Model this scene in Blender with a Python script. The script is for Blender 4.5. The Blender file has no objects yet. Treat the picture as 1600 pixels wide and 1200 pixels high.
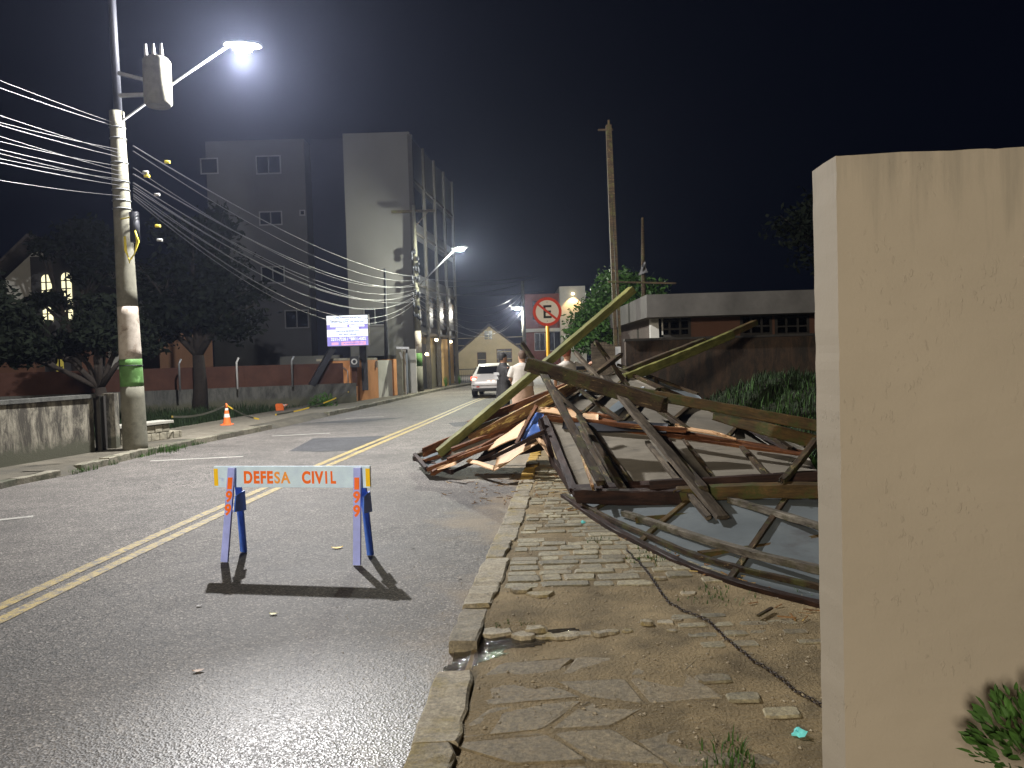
import bpy, bmesh, math, random
from mathutils import Vector, Matrix, noise
R = math.radians
rng = random.Random(7)
S = bpy.context.scene
COL = S.collection

# ------------------------------------------------------------------ camera
FPX = 1200.0; PITCH = math.atan(40/1200.0); ROLL = 0.030; CAMH = 1.6
CAM = Vector((0, 0, CAMH))
_f = Vector((0, math.cos(PITCH), -math.sin(PITCH)))
_r0 = Vector((1, 0, 0)); _u0 = Vector((0, math.sin(PITCH), math.cos(PITCH)))
_r = _r0*math.cos(ROLL) - _u0*math.sin(ROLL)
_u = _r0*math.sin(ROLL) + _u0*math.cos(ROLL)
cd = bpy.data.cameras.new('camera'); cam = bpy.data.objects.new('camera', cd); COL.objects.link(cam)
cd.sensor_width = 36; cd.lens = 36*FPX/1600; cd.clip_start = 0.05; cd.clip_end = 1000
m = Matrix.Identity(4)
for i in range(3):
    m[i][0] = _r[i]; m[i][1] = _u[i]; m[i][2] = -_f[i]; m[i][3] = CAM[i]
cam.matrix_world = m
S.camera = cam
S.view_settings.view_transform = 'Standard'; S.view_settings.look = 'None'
S.view_settings.exposure = 0; S.view_settings.gamma = 1
S.cycles.use_denoising = True
S.cycles.max_bounces = 6; S.cycles.volume_bounces = 0
S.cycles.sample_clamp_indirect = 4

def ray(px, py): return _f + _r*((px-800)/FPX) + _u*((600-py)/FPX)
def G(px, py, z=0.0):
    d = ray(px, py); t = (z-CAMH)/d.z; return CAM + d*t
def P(px, py, D):
    if D < 1.5: return G(px, py, D)
    return CAM + ray(px, py)*D
def W(px, py, Y):
    d = ray(px, py); return CAM + d*(Y/d.y)

# ------------------------------------------------------------------ world and lights
w = bpy.data.worlds.new('World'); S.world = w; w.use_nodes = True
nt = w.node_tree; bg = nt.nodes['Background']
sky = nt.nodes.new('ShaderNodeTexSky'); sky.sky_type = 'NISHITA'; sky.sun_disc = False
sky.sun_elevation = R(-4); sky.sun_rotation = R(200); sky.ozone_density = 6
mx = nt.nodes.new('ShaderNodeMix'); mx.data_type = 'RGBA'; mx.blend_type = 'MIX'
mx.inputs[0].default_value = 0.9
nt.links.new(sky.outputs[0], mx.inputs[6]); mx.inputs[7].default_value = (0.018, 0.030, 0.085, 1)
nt.links.new(mx.outputs[2], bg.inputs[0]); bg.inputs[1].default_value = 0.055

def light(name, kind, loc, power, color, **kw):
    ld = bpy.data.lights.new(name, kind); ld.energy = power; ld.color = color
    for k, v in kw.items(): setattr(ld, k, v)
    o = bpy.data.objects.new(name, ld); COL.objects.link(o); o.location = loc
    return o
LAMP1 = P(379, 72, 14.6)
LAMP2 = P(718, 388, 36.5)
LAMP3 = P(808, 481, 68)
l1 = light('street_lamp_light', 'POINT', LAMP1 - Vector((0, 0, .26)), 8300, (1.0, 0.98, 0.97), shadow_soft_size=.10)
l2 = light('street_lamp_light', 'POINT', LAMP2 - Vector((0, 0, .30)), 4200, (0.98, 1.0, 0.84), shadow_soft_size=.10)
l3 = light('street_lamp_light', 'POINT', LAMP3 - Vector((0, 0, .38)), 6500, (1.0, 0.97, 0.85), shadow_soft_size=.10)
BACK = Vector((-6.5, -12.5, 6.2))
l4 = light('street_lamp_light', 'SPOT', BACK, 12000, (1.0, 0.885, 0.73), spot_size=R(150), spot_blend=.5, shadow_soft_size=.9)  # added soft spot for the unseen warm source behind the camera
l4.rotation_euler = (Vector((-1, 12, .8))-BACK).to_track_quat('-Z', 'Y').to_euler()

# ------------------------------------------------------------------ materials
def newmat(name):
    mt = bpy.data.materials.new(name); mt.use_nodes = True
    n = mt.node_tree.nodes; l = mt.node_tree.links
    return mt, n, l, n['Principled BSDF']
def ramp(n, stops):
    r = n.new('ShaderNodeValToRGB'); e = r.color_ramp.elements
    while len(e) < len(stops): e.new(.5)
    for k, (p, c) in enumerate(stops):
        e[k].position = p; e[k].color = (c[0], c[1], c[2], 1) if hasattr(c, '__len__') else (c, c, c, 1)
    return r
def coords(n, l, scale=(1, 1, 1), world=False):
    if world:
        g = n.new('ShaderNodeNewGeometry'); src = g.outputs['Position']
    else:
        t = n.new('ShaderNodeTexCoord'); src = t.outputs['Object']
    mp = n.new('ShaderNodeMapping'); mp.inputs['Scale'].default_value = scale
    l.new(src, mp.inputs[0]); return mp.outputs[0]
def noi(n, l, co, scale, detail=6, rough=.6, dist=0):
    t = n.new('ShaderNodeTexNoise'); t.inputs['Scale'].default_value = scale
    t.inputs['Detail'].default_value = detail; t.inputs['Roughness'].default_value = rough
    t.inputs['Distortion'].default_value = dist
    l.new(co, t.inputs[0]); return t.outputs[0]
def bump(n, l, h, strength, dist, prev=None):
    b = n.new('ShaderNodeBump'); b.inputs['Strength'].default_value = strength; b.inputs['Distance'].default_value = dist
    l.new(h, b.inputs['Height'])
    if prev: l.new(prev, b.inputs['Normal'])
    return b.outputs[0]
def mixc(n, l, fac, a, b, mode='MIX'):
    x = n.new('ShaderNodeMix'); x.data_type = 'RGBA'; x.blend_type = mode
    if isinstance(fac, float): x.inputs[0].default_value = fac
    else: l.new(fac, x.inputs[0])
    for i, v in ((6, a), (7, b)):
        if hasattr(v, 'links') or hasattr(v, 'is_linked'): l.new(v, x.inputs[i])
        else: x.inputs[i].default_value = (v[0], v[1], v[2], 1)
    return x.outputs[2]
def simple(name, col, rough=.6, var=.25, scale=8, bmp=.2, bscale=60, bdist=.004, metal=0, spec=.25, stretch=(1, 1, 1), world=False, stain=None, emis=None, soil=False):
    mt, n, l, b = newmat(name)
    co = coords(n, l, stretch, world)
    a = noi(n, l, co, scale, 7, .65)
    lo = [c*(1-var) for c in col]; hi = [min(1, c*(1+var)) for c in col]
    r = ramp(n, [(.3, lo), (.7, hi)]); l.new(a, r.inputs[0]); out = r.outputs[0]
    if stain:
        s = noi(n, l, co, stain[1], 8, .7); sr = ramp(n, [(stain[2], 0), (stain[2]+.12, 1)]); l.new(s, sr.inputs[0])
        out = mixc(n, l, sr.outputs[0], out, stain[0])
    l.new(out, b.inputs['Base Color'])
    b.inputs['Roughness'].default_value = rough; b.inputs['Metallic'].default_value = metal
    b.inputs['Specular IOR Level'].default_value = spec
    if bmp:
        h = noi(n, l, co, bscale, 5, .6); l.new(bump(n, l, h, bmp, bdist), b.inputs['Normal'])
    if emis:
        b.inputs['Emission Color'].default_value = (*emis[0], 1); b.inputs['Emission Strength'].default_value = emis[1]
    if soil:
        g = n.new('ShaderNodeNewGeometry'); sx = n.new('ShaderNodeSeparateXYZ'); l.new(g.outputs['Position'], sx.inputs[0])
        mm = n.new('ShaderNodeMath'); mm.operation = 'MULTIPLY_ADD'; l.new(noi(n, l, co, 4, 6, .7), mm.inputs[0]); mm.inputs[1].default_value = -.35; l.new(sx.outputs[2], mm.inputs[2])
        rz = ramp(n, [(.0, 0), (.12, 1)]); l.new(mm.outputs[0], rz.inputs[0]); l.new(mixc(n, l, rz.outputs[0], out, (.016, .019, .009)), b.inputs['Base Color'])
    return mt
def emissive(name, col, strength):
    mt, n, l, b = newmat(name); b.inputs['Base Color'].default_value = (*[c*.5 for c in col], 1)
    b.inputs['Emission Color'].default_value = (*col, 1); b.inputs['Emission Strength'].default_value = strength
    return mt

def asphalt_mat(name, base, patch=False):
    mt, n, l, b = newmat(name)
    co = coords(n, l, (1, 1, 1), True)
    big = noi(n, l, co, .35, 5, .6); mid = noi(n, l, co, 3, 6, .6)
    v = n.new('ShaderNodeTexVoronoi'); v.inputs['Scale'].default_value = 95; l.new(co, v.inputs[0])
    v2 = n.new('ShaderNodeTexVoronoi'); v2.inputs['Scale'].default_value = 45; l.new(co, v2.inputs[0])
    r0 = ramp(n, [(.3, [c*.55 for c in base]), (.5, base), (.7, [c*1.35 for c in base])]); l.new(big, r0.inputs[0])
    r1 = ramp(n, [(.3, .75), (.7, 1.2)]); l.new(mid, r1.inputs[0])
    c1 = mixc(n, l, 1.0, r0.outputs[0], r1.outputs[0], 'MULTIPLY')
    sp = n.new('ShaderNodeSeparateColor'); l.new(v.outputs['Color'], sp.inputs[0])
    r2 = ramp(n, [(0, .4), (.6, 1.0), (.88, 1.5), (1, 3.2)]); l.new(sp.outputs[0], r2.inputs[0])
    c2 = mixc(n, l, 1.0, c1, r2.outputs[0], 'MULTIPLY')
    # alligator cracks
    ve = n.new('ShaderNodeTexVoronoi'); ve.feature = 'DISTANCE_TO_EDGE'; ve.inputs['Scale'].default_value = 8.5
    wob = n.new('ShaderNodeVectorMath'); wob.operation = 'ADD'
    nw = n.new('ShaderNodeTexNoise'); nw.inputs['Scale'].default_value = 7; nw.inputs['Detail'].default_value = 4; l.new(co, nw.inputs[0])
    sc = n.new('ShaderNodeVectorMath'); sc.operation = 'SCALE'; sc.inputs[3].default_value = .12; l.new(nw.outputs['Color'], sc.inputs[0])
    l.new(co, wob.inputs[0]); l.new(sc.outputs[0], wob.inputs[1]); l.new(wob.outputs[0], ve.inputs[0])
    rc = ramp(n, [(.0, 1), (.05, 0)]); l.new(ve.outputs['Distance'], rc.inputs[0])
    mk = noi(n, l, co, .55, 4, .6); rm = ramp(n, [(.50, 0), (.60, 1)])
    acc = mk
    for cxp, cyp, rad_ in ((-3.1, 4.75, 1.1), (-1.95, 6.15, .75), (-2.3, 15.5, 1.2), (-5.0, 11.0, 1.0)):
        dn = n.new('ShaderNodeVectorMath'); dn.operation = 'DISTANCE'; gp_ = n.new('ShaderNodeNewGeometry'); l.new(gp_.outputs['Position'], dn.inputs[0]); dn.inputs[1].default_value = (cxp, cyp, 0)
        mm_ = n.new('ShaderNodeMapRange'); mm_.inputs[1].default_value = 0; mm_.inputs[2].default_value = rad_; mm_.inputs[3].default_value = .26; mm_.inputs[4].default_value = 0; l.new(dn.outputs['Value'], mm_.inputs[0])
        ad_ = n.new('ShaderNodeMath'); l.new(acc, ad_.inputs[0]); l.new(mm_.outputs[0], ad_.inputs[1]); acc = ad_.outputs[0]
    l.new(acc, rm.inputs[0])
    mul = n.new('ShaderNodeMath'); mul.operation = 'MULTIPLY'; l.new(rc.outputs[0], mul.inputs[0]); l.new(rm.outputs[0], mul.inputs[1])
    c3 = mixc(n, l, mul.outputs[0], c2, (.012, .011, .010))
    gx_ = n.new('ShaderNodeNewGeometry'); sxx = n.new('ShaderNodeSeparateXYZ'); l.new(gx_.outputs['Position'], sxx.inputs[0])
    md = n.new('ShaderNodeMapRange'); md.inputs[1].default_value = -1.5; md.inputs[2].default_value = .0; md.inputs[3].default_value = -.28; md.inputs[4].default_value = .10; l.new(sxx.outputs[0], md.inputs[0])
    nd = noi(n, l, co, .9, 7, .65); sd_ = n.new('ShaderNodeMath'); l.new(nd, sd_.inputs[0]); l.new(md.outputs[0], sd_.inputs[1]); rd_ = ramp(n, [(.46, 0), (.62, .75)]); l.new(sd_.outputs[0], rd_.inputs[0])
    c3 = mixc(n, l, rd_.outputs[0], c3, (.19, .145, .09))
    l.new(c3, b.inputs['Base Color'])
    # damp patches: lower roughness near the kerb dip and in worn areas
    g = n.new('ShaderNodeNewGeometry'); vm = n.new('ShaderNodeVectorMath'); vm.operation = 'DISTANCE'
    l.new(g.outputs['Position'], vm.inputs[0]); vm.inputs[1].default_value = (-.9, 3.0, 0)
    mr = n.new('ShaderNodeMapRange'); mr.inputs[1].default_value = .2; mr.inputs[2].default_value = 1.5; mr.inputs[3].default_value = .20; mr.inputs[4].default_value = .60
    l.new(vm.outputs['Value'], mr.inputs[0])
    ad = n.new('ShaderNodeMath'); ad.operation = 'MULTIPLY_ADD'; l.new(big, ad.inputs[0]); ad.inputs[1].default_value = .25; l.new(mr.outputs[0], ad.inputs[2])
    l.new(ad.outputs[0], b.inputs['Roughness'])
    bp = bump(n, l, v2.outputs['Distance'], .35, .006)
    bp = bump(n, l, v.outputs['Distance'], .55, .0040, bp)
    l.new(bp, b.inputs['Normal']); b.inputs['Specular IOR Level'].default_value = .40
    return mt

def island(name, col, rough, lo, hi, moss=None):
    mt, n, l, b = newmat(name); co = coords(n, l, (1, 1, 1), True)
    g = n.new('ShaderNodeNewGeometry'); r = ramp(n, [(0, [c*lo for c in col]), (.5, col), (1, [c*hi for c in col])]); l.new(g.outputs['Random Per Island'], r.inputs[0])
    a = noi(n, l, co, 16, 8, .7); ra = ramp(n, [(.3, .55), (.7, 1.25)]); l.new(a, ra.inputs[0]); out = mixc(n, l, 1.0, r.outputs[0], ra.outputs[0], 'MULTIPLY')
    d_ = noi(n, l, co, 3.5, 6, .65); rd = ramp(n, [(.50, 0), (.64, .85)]); l.new(d_, rd.inputs[0]); out = mixc(n, l, rd.outputs[0], out, moss or (.13, .10, .055)); ff = noi(n, l, co, 55, 5, .7); rf_ = ramp(n, [(.35, .62), (.65, 1.3)]); l.new(ff, rf_.inputs[0]); out = mixc(n, l, 1.0, out, rf_.outputs[0], 'MULTIPLY')
    l.new(out, b.inputs['Base Color']); b.inputs['Roughness'].default_value = rough
    l.new(bump(n, l, noi(n, l, co, 30, 8, .75), .8, .012), b.inputs['Normal']); return mt

def paint_mat(name, col, under, wear=.5):
    mt, n, l, b = newmat(name); co = coords(n, l, (1, 1, 1), True)
    a = noi(n, l, co, 14, 9, .75); r = ramp(n, [(wear-.05, 0), (wear+.09, 1)]); l.new(a, r.inputs[0])
    c = noi(n, l, co, 3, 5, .6); rc = ramp(n, [(.3, [x*.72 for x in col]), (.7, col)]); l.new(c, rc.inputs[0])
    l.new(mixc(n, l, r.outputs[0], rc.outputs[0], under), b.inputs['Base Color'])
    v = n.new('ShaderNodeTexVoronoi'); v.inputs['Scale'].default_value = 95; l.new(co, v.inputs[0])
    l.new(bump(n, l, v.outputs['Distance'], .6, .005), b.inputs['Normal']); b.inputs['Roughness'].default_value = .6
    return mt

def wood_mat(name, col, dark, moss=None, rough=.7, peel=None, thr=.55):
    """grain runs along local X"""
    mt, n, l, b = newmat(name)
    co = coords(n, l, (.75, 5.5, 5.5)); co2 = coords(n, l, (1, 1, 1))
    oi = n.new('ShaderNodeObjectInfo')
    a = noi(n, l, co, 3.0, 9, .8, .6); r = ramp(n, [(.38, dark), (.5, [(p+q)/2 for p, q in zip(col, dark)]), (.60, col)]); l.new(a, r.inputs[0])
    out = r.outputs[0]
    big = noi(n, l, co2, 2.2, 6, .65)
    rb = ramp(n, [(.35, .6), (.65, 1.15)]); l.new(big, rb.inputs[0]); out = mixc(n, l, 1.0, out, rb.outputs[0], 'MULTIPLY')
    if moss:
        ms = noi(n, l, co2, 5, 8, .7); rm = ramp(n, [(.5, 0), (.62, 1)]); l.new(ms, rm.inputs[0]); out = mixc(n, l, rm.outputs[0], out, moss)
    if peel:
        cp = coords(n, l, (1.6, 6, 6)); ps = noi(n, l, cp, 3.2, 9, .75, .4); rp = ramp(n, [(thr, 0), (thr+.03, 1)]); l.new(ps, rp.inputs[0]); out = mixc(n, l, rp.outputs[0], out, peel)
    l.new(out, b.inputs['Base Color']); b.inputs['Roughness'].default_value = rough
    b.inputs['Specular IOR Level'].default_value = .18
    fine = coords(n, l, (2, 40, 40)); h = noi(n, l, fine, 3, 6, .7)
    l.new(bump(n, l, a, .5, .01, bump(n, l, h, .5, .004)), b.inputs['Normal'])
    return mt

M = {}
M['asphalt'] = asphalt_mat('asphalt', (.102, .093, .084))
M['asphalt_dark'] = asphalt_mat('asphalt_dark', (.035, .036, .040))  # darker tone for the flat shapes on the road
M['yellow_line'] = paint_mat('yellow_line', (.42, .31, .075), (.11, .10, .085), .50)
M['white_line'] = paint_mat('white_line', (.42, .41, .37), (.11, .105, .095), .56)
M['dirt'] = simple('dirt', (.215, .165, .09), .85, .5, 3.2, 1.0, 60, .018, world=True, stain=((.12, .095, .055), 1.1, .56), soil=True)
M['dirt_left'] = simple('dirt_left', (.11, .10, .075), .9, .35, 2, .8, 40, .02, world=True)
M['sidewalk_left'] = simple('sidewalk_left', (.085, .076, .058), .85, .3, 2.5, .7, 60, .01, world=True, stain=((.06, .056, .045), .8, .52))
M['gravel_path'] = simple('gravel_path', (.15, .135, .105), .9, .25, 5, .9, 70, .012, world=True)
M['paver'] = island('paver', (.255, .225, .14), .7, .62, 1.35, (.16, .125, .07))
M['slab'] = island('slab', (.215, .175, .105), .75, .85, 1.15, (.20, .152, .082))
M['kerb'] = island('kerb', (.30, .26, .18), .75, .75, 1.25, (.24, .185, .055))
M['kerb_yellow'] = simple('kerb_yellow', (.36, .225, .045), .75, .35, 7, .8, 30, .01, world=True, stain=((.16, .13, .09), 6, .55))
M['kerb_left'] = island('kerb_left', (.17, .155, .115), .8, .6, 1.3, (.045, .05, .025))
M['grass'] = simple('grass', (.035, .085, .014), .7, .45, 3, 0, world=True)
M['grass_dark'] = simple('grass_dark', (.012, .024, .007), .8, .4, 3, 0, world=True)
M['soil'] = simple('soil', (.035, .038, .02), .95, .4, 3, .8, 20, .03, world=True)
M['concrete_pole'] = simple('concrete_pole', (.135, .13, .10), .85, .22, 6, .5, 45, .006, world=True, stain=((.085, .083, .062), 2.2, .52))
M['pole_white'] = simple('pole_white', (.36, .32, .27), .8, .3, 7, .4, 45, .005, world=True, stain=((.16, .125, .095), 3.5, .50))
M['pole_green'] = simple('pole_green', (.075, .165, .045), .7, .25, 7, .4, 45, .005, world=True, stain=((.17, .33, .12), 6, .55))
M['plaster'] = simple('plaster', (.44, .36, .245), .88, .09, 1.6, .0, world=True)
M['metal'] = simple('metal', (.25, .26, .27), .45, .2, 8, .1, 60, .002, metal=.7)
M['dark_metal'] = simple('dark_metal', (.02, .021, .026), .5, .2, 8, .1, 60, .002)
M['cable'] = simple('cable', (.012, .012, .015), .42, .1, 5, 0, spec=.5)
M['glass'] = simple('glass', (.006, .007, .010), .15, .1, 3, 0, spec=.35)
M['frame_white'] = simple('frame_white', (.38, .38, .37), .5, .1, 6, 0)
M['wood_dark'] = wood_mat('wood_dark', (.075, .048, .026), (.014, .010, .007), (.055, .055, .018), .7, (.20, .145, .07), .60)
M['wood_rust'] = wood_mat('wood_rust', (.22, .085, .030), (.055, .020, .010), None, .65, (.46, .31, .12), .62)
M['wood_yellow'] = wood_mat('wood_yellow', (.30, .16, .06), (.10, .05, .02), None, .6, (.58, .42, .13), .55)
M['wood_green'] = wood_mat('wood_green', (.185, .175, .050), (.075, .08, .02), None, .6)
M['wood_olive'] = wood_mat('wood_olive', (.115, .070, .024), (.035, .024, .010), (.050, .055, .014))
M['wood_maroon'] = wood_mat('wood_maroon', (.038, .018, .012), (.010, .006, .005), None, .6, (.16, .11, .07), .74)
M['wood_grey'] = wood_mat('wood_grey', (.135, .108, .075), (.035, .026, .018), None, .75)
M['wood_pale'] = wood_mat('wood_pale', (.20, .18, .145), (.045, .036, .028), (.06, .056, .028), .8, (.025, .018, .014), .60)
M['plywood'] = simple('plywood', (.62, .40, .23), .6, .15, 6, .2, 40, .003, stretch=(1, 5, 1), stain=((.42, .25, .13), 5, .62))
M['sheet'] = simple('sheet', (.205, .185, .150), .40, .25, 1.4, .4, 3, .02, stretch=(1, 3, 3), stain=((.10, .095, .085), 1.1, .57))  # grey sheet, taupe of the warm light put into its colour
M['sheet_cool_lit'] = simple('sheet_cool_lit', (.135, .155, .165), .30, .2, 1.3, .4, 3, .012, stain=((.11, .115, .12), 1.6, .60))  # same grey sheet, blue of the cool lamp light put into its colour
M['blue_plastic'] = simple('blue_plastic', (.06, .12, .34), .25, .2, 6, .5, 6, .02)
M['bar_white'] = simple('bar_white', (.62, .80, 1.0), .35, .10, 9, .25, 30, .003, stretch=(1, .3, 1), stain=((.30, .40, .85), 7, .62))
M['bar_blue'] = simple('bar_blue', (.07, .17, .62), .35, .25, 9, .2, 40, .003)
M['bar_lilac'] = simple('bar_lilac', (.36, .42, .86), .4, .15, 9, .2, 40, .003)
M['orange'] = simple('orange', (1.0, .17, .012), .45, .12, 14, 0)
M['orange_pale'] = simple('orange_pale', (.95, .36, .06), .45, .12, 14, 0)
M['yellow_tape'] = simple('yellow_tape', (.95, .60, .02), .3, .05, 14, 0)

# ------------------------------------------------------------------ mesh builder
class MB:
    def __init__(s): s.v = []; s.f = []; s.sm = []
    def add(s, vs, fs, smooth=False):
        o = len(s.v); s.v += [Vector(v) for v in vs]; s.f += [[o+i for i in f] for f in fs]; s.sm += [smooth]*len(fs); return s
    def box(s, a, b):
        x0, y0, z0 = a; x1, y1, z1 = b
        return s.add([(x0,y0,z0),(x1,y0,z0),(x1,y1,z0),(x0,y1,z0),(x0,y0,z1),(x1,y0,z1),(x1,y1,z1),(x0,y1,z1)],
                     [(0,3,2,1),(4,5,6,7),(0,1,5,4),(1,2,6,5),(2,3,7,6),(3,0,4,7)])
    def bar(s, a, b, w, h, up=Vector((0, 0, 1))):
        a = Vector(a); b = Vector(b); d = (b-a).normalized(); sd = d.cross(up)
        if sd.length < 1e-4: sd = d.cross(Vector((0, 1, 0)))
        sd.normalize(); u = sd.cross(d)
        p = [c + sd*(i*w/2) + u*(j*h/2) for c in (a, b) for i, j in ((-1,-1),(1,-1),(1,1),(-1,1))]
        return s.add(p, [(3,2,1,0),(4,5,6,7),(0,1,5,4),(1,2,6,5),(2,3,7,6),(3,0,4,7)])
    def tube(s, pts, rad, n=8, cap=True, smooth=True):
        pts = [Vector(p) for p in pts]; rs = rad if hasattr(rad, '__len__') else [rad]*len(pts)
        vs = []; prev = None
        for i, p in enumerate(pts):
            d = (pts[min(i+1, len(pts)-1)]-pts[max(i-1, 0)]).normalized()
            if prev is None:
                a = d.cross(Vector((0, 0, 1)))
                if a.length < 1e-3: a = d.cross(Vector((0, 1, 0)))
            else: a = prev - d*prev.dot(d)
            a.normalize(); prev = a; b = d.cross(a)
            for k in range(n):
                t = 2*math.pi*k/n; vs.append(p + (a*math.cos(t)+b*math.sin(t))*rs[i])
        fs = [(i*n+k, i*n+(k+1) % n, (i+1)*n+(k+1) % n, (i+1)*n+k) for i in range(len(pts)-1) for k in range(n)]
        s.add(vs, fs, smooth)
        if cap:
            o = len(s.v)-len(vs)
            s.f += [[o+k for k in range(n)][::-1], [o+(len(pts)-1)*n+k for k in range(n)]]; s.sm += [False, False]
        return s
    def loft(s, rings, smooth=True, cap=True):
        n = len(rings[0]); vs = [p for r in rings for p in r]
        fs = [(i*n+k, i*n+(k+1) % n, (i+1)*n+(k+1) % n, (i+1)*n+k) for i in range(len(rings)-1) for k in range(n)]
        o = len(s.v); s.add(vs, fs, smooth)
        if cap: s.f += [[o+k for k in range(n)][::-1], [o+(len(rings)-1)*n+k for k in range(n)]]; s.sm += [smooth, smooth]
        return s
    def ell(s, c, r, n=12, m=8, rot=None):
        c = Vector(c); rings = []
        for i in range(m+1):
            t = math.pi*(i/m); t = max(.06, min(math.pi-.06, t))
            ring = []
            for k in range(n):
                a = 2*math.pi*k/n
                q = Vector((r[0]*math.sin(t)*math.cos(a), r[1]*math.sin(t)*math.sin(a), -r[2]*math.cos(t)))
                if rot is not None: q = rot @ q
                ring.append(c+q)
            rings.append(ring)
        return s.loft(rings)
    def prism(s, poly, z0, z1, jit=0):
        n = len(poly); vs = [(x, y, z0) for x, y in poly] + [(x, y, z1+rng.uniform(-jit, jit)) for x, y in poly]
        return s.add(vs, [tuple(range(n))[::-1], tuple(range(n, 2*n))] + [(k, (k+1) % n, n+(k+1) % n, n+k) for k in range(n)])
    def mesh(s, name, off=Vector((0, 0, 0))):
        me = bpy.data.meshes.new(name); me.from_pydata([tuple(v-off) for v in s.v], [], s.f)
        me.polygons.foreach_set('use_smooth', s.sm); me.validate(); me.update(); return me

def tag(o, label=None, cat=None, group=None, kind=None):
    if label: o['label'] = label
    if cat: o['category'] = cat
    if group: o['group'] = group
    if kind: o['kind'] = kind
    return o
def thing(name, label, cat, loc, group=None):
    o = bpy.data.objects.new(name, None); COL.objects.link(o); o.location = loc; o.empty_display_size = .1
    return tag(o, label, cat, group)
def absloc(p):
    v = Vector((0, 0, 0))
    while p is not None: v = v + p.location; p = p.parent
    return v
def part(name, mb, mat, parent, bevel=0):
    off = absloc(parent); me = mb.mesh(name, off) if isinstance(mb, MB) else mb
    if not isinstance(mb, MB): me.transform(Matrix.Translation(-off))
    o = bpy.data.objects.new(name, me); COL.objects.link(o); o.parent = parent
    me.materials.append(M[mat] if isinstance(mat, str) else mat)
    if bevel: mo = o.modifiers.new('bevel', 'BEVEL'); mo.width = bevel; mo.segments = 2; mo.limit_method = 'ANGLE'
    return o
def solo(name, mb, mat, label, cat, group=None, bevel=0, loc=None):
    loc = Vector(loc) if loc is not None else sum(mb.v, Vector())/len(mb.v)
    o = bpy.data.objects.new(name, mb.mesh(name, loc)); COL.objects.link(o); o.location = loc
    o.data.materials.append(M[mat] if isinstance(mat, str) else mat)
    if bevel: mo = o.modifiers.new('bevel', 'BEVEL'); mo.width = bevel; mo.segments = 2; mo.limit_method = 'ANGLE'
    return tag(o, label, cat, group)
def struct(name, mb, mat, kind='structure'):
    o = bpy.data.objects.new(name, mb.mesh(name)); COL.objects.link(o)
    o.data.materials.append(M[mat] if isinstance(mat, str) else mat); o['kind'] = kind; return o
def bake(o):
    dg = bpy.context.evaluated_depsgraph_get(); dg.update(); me = bpy.data.meshes.new_from_object(o.evaluated_get(dg))
    d = o.data; bpy.data.objects.remove(o); return me
def fuse(mb, voxel=.01, smooth=2, noisef=None):
    me = mb.mesh('tmp'); o = bpy.data.objects.new('tmp', me); COL.objects.link(o)
    r = o.modifiers.new('r', 'REMESH'); r.mode = 'VOXEL'; r.voxel_size = voxel; r.use_smooth_shade = True
    sm = o.modifiers.new('s', 'SMOOTH'); sm.iterations = smooth; sm.factor = .6
    me2 = bake(o)
    if noisef:
        for v in me2.vertices: v.co += noisef(v.co)
    return me2
def text_mesh(s, size, bold=.0, ext=.002, sx=1.0, spc=1.0):
    c = bpy.data.curves.new('t', 'FONT'); c.body = s; c.size = size; c.extrude = ext; c.offset = bold
    c.space_character = spc; c.align_x = 'CENTER'; c.align_y = 'CENTER'
    o = bpy.data.objects.new('t', c); COL.objects.link(o); me = bake(o)
    me.transform(Matrix.Diagonal((sx, 1, 1, 1))); return me
def place(me, origin, ex, ey):
    """text mesh onto a plane with axes ex, ey (world)"""
    ez = ex.cross(ey); m4 = Matrix.Identity(4)
    for i in range(3): m4[i][0] = ex[i]; m4[i][1] = ey[i]; m4[i][2] = ez[i]; m4[i][3] = origin[i]
    me.transform(m4); return me
def onb(x, up):
    x = x.normalized(); y = up.cross(x); y.normalize(); z = x.cross(y); return x, y, z

# ------------------------------------------------------------------ ground and road
def gp(px, py, z=0): q = G(px, py, z); return (q.x, q.y)
def interp(poly, y):
    for (x0, y0), (x1, y1) in zip(poly, poly[1:]):
        if y0 <= y <= y1: return x0+(x1-x0)*(y-y0)/(y1-y0)
    return poly[-1][0] if y > poly[-1][1] else poly[0][0]
KL = [gp(0, 763), gp(120, 740), gp(250, 706), gp(435, 669), gp(505, 652), gp(590, 634), gp(640, 621.5), gp(700, 608), gp(735, 602)]
KL = [(KL[0][0]-.1, -12), (KL[0][0]-.05, 5)] + KL + [(-1.0, 60)]
KR = [gp(640, 1200), gp(710, 993), gp(770, 862), gp(800, 790), gp(833, 705)]
KR = [(KR[0][0]-.05, -12), (KR[0][0], 1.5)] + KR + [(1.0, 20), (2.0, 30), (3.6, 45), (7, 60)]
YC = [gp(0, 957), gp(345, 797), gp(540, 712), gp(600, 687), gp(680, 654), gp(742, 626)]
YC = [(YC[0][0]-.1, -12), (YC[0][0]-.02, 2)] + YC + [(-.6, 36), (.4, 46)]
def smoothpoly(pl, it=2):
    for _ in range(it):
        out = [pl[0]]
        for a, b in zip(pl, pl[1:]):
            out += [(a[0]*.75+b[0]*.25, a[1]*.75+b[1]*.25), (a[0]*.25+b[0]*.75, a[1]*.25+b[1]*.75)]
        pl = out + [pl[-1]]
    return pl
KL = smoothpoly(KL, 1); YC = smoothpoly(YC, 2)

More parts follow.
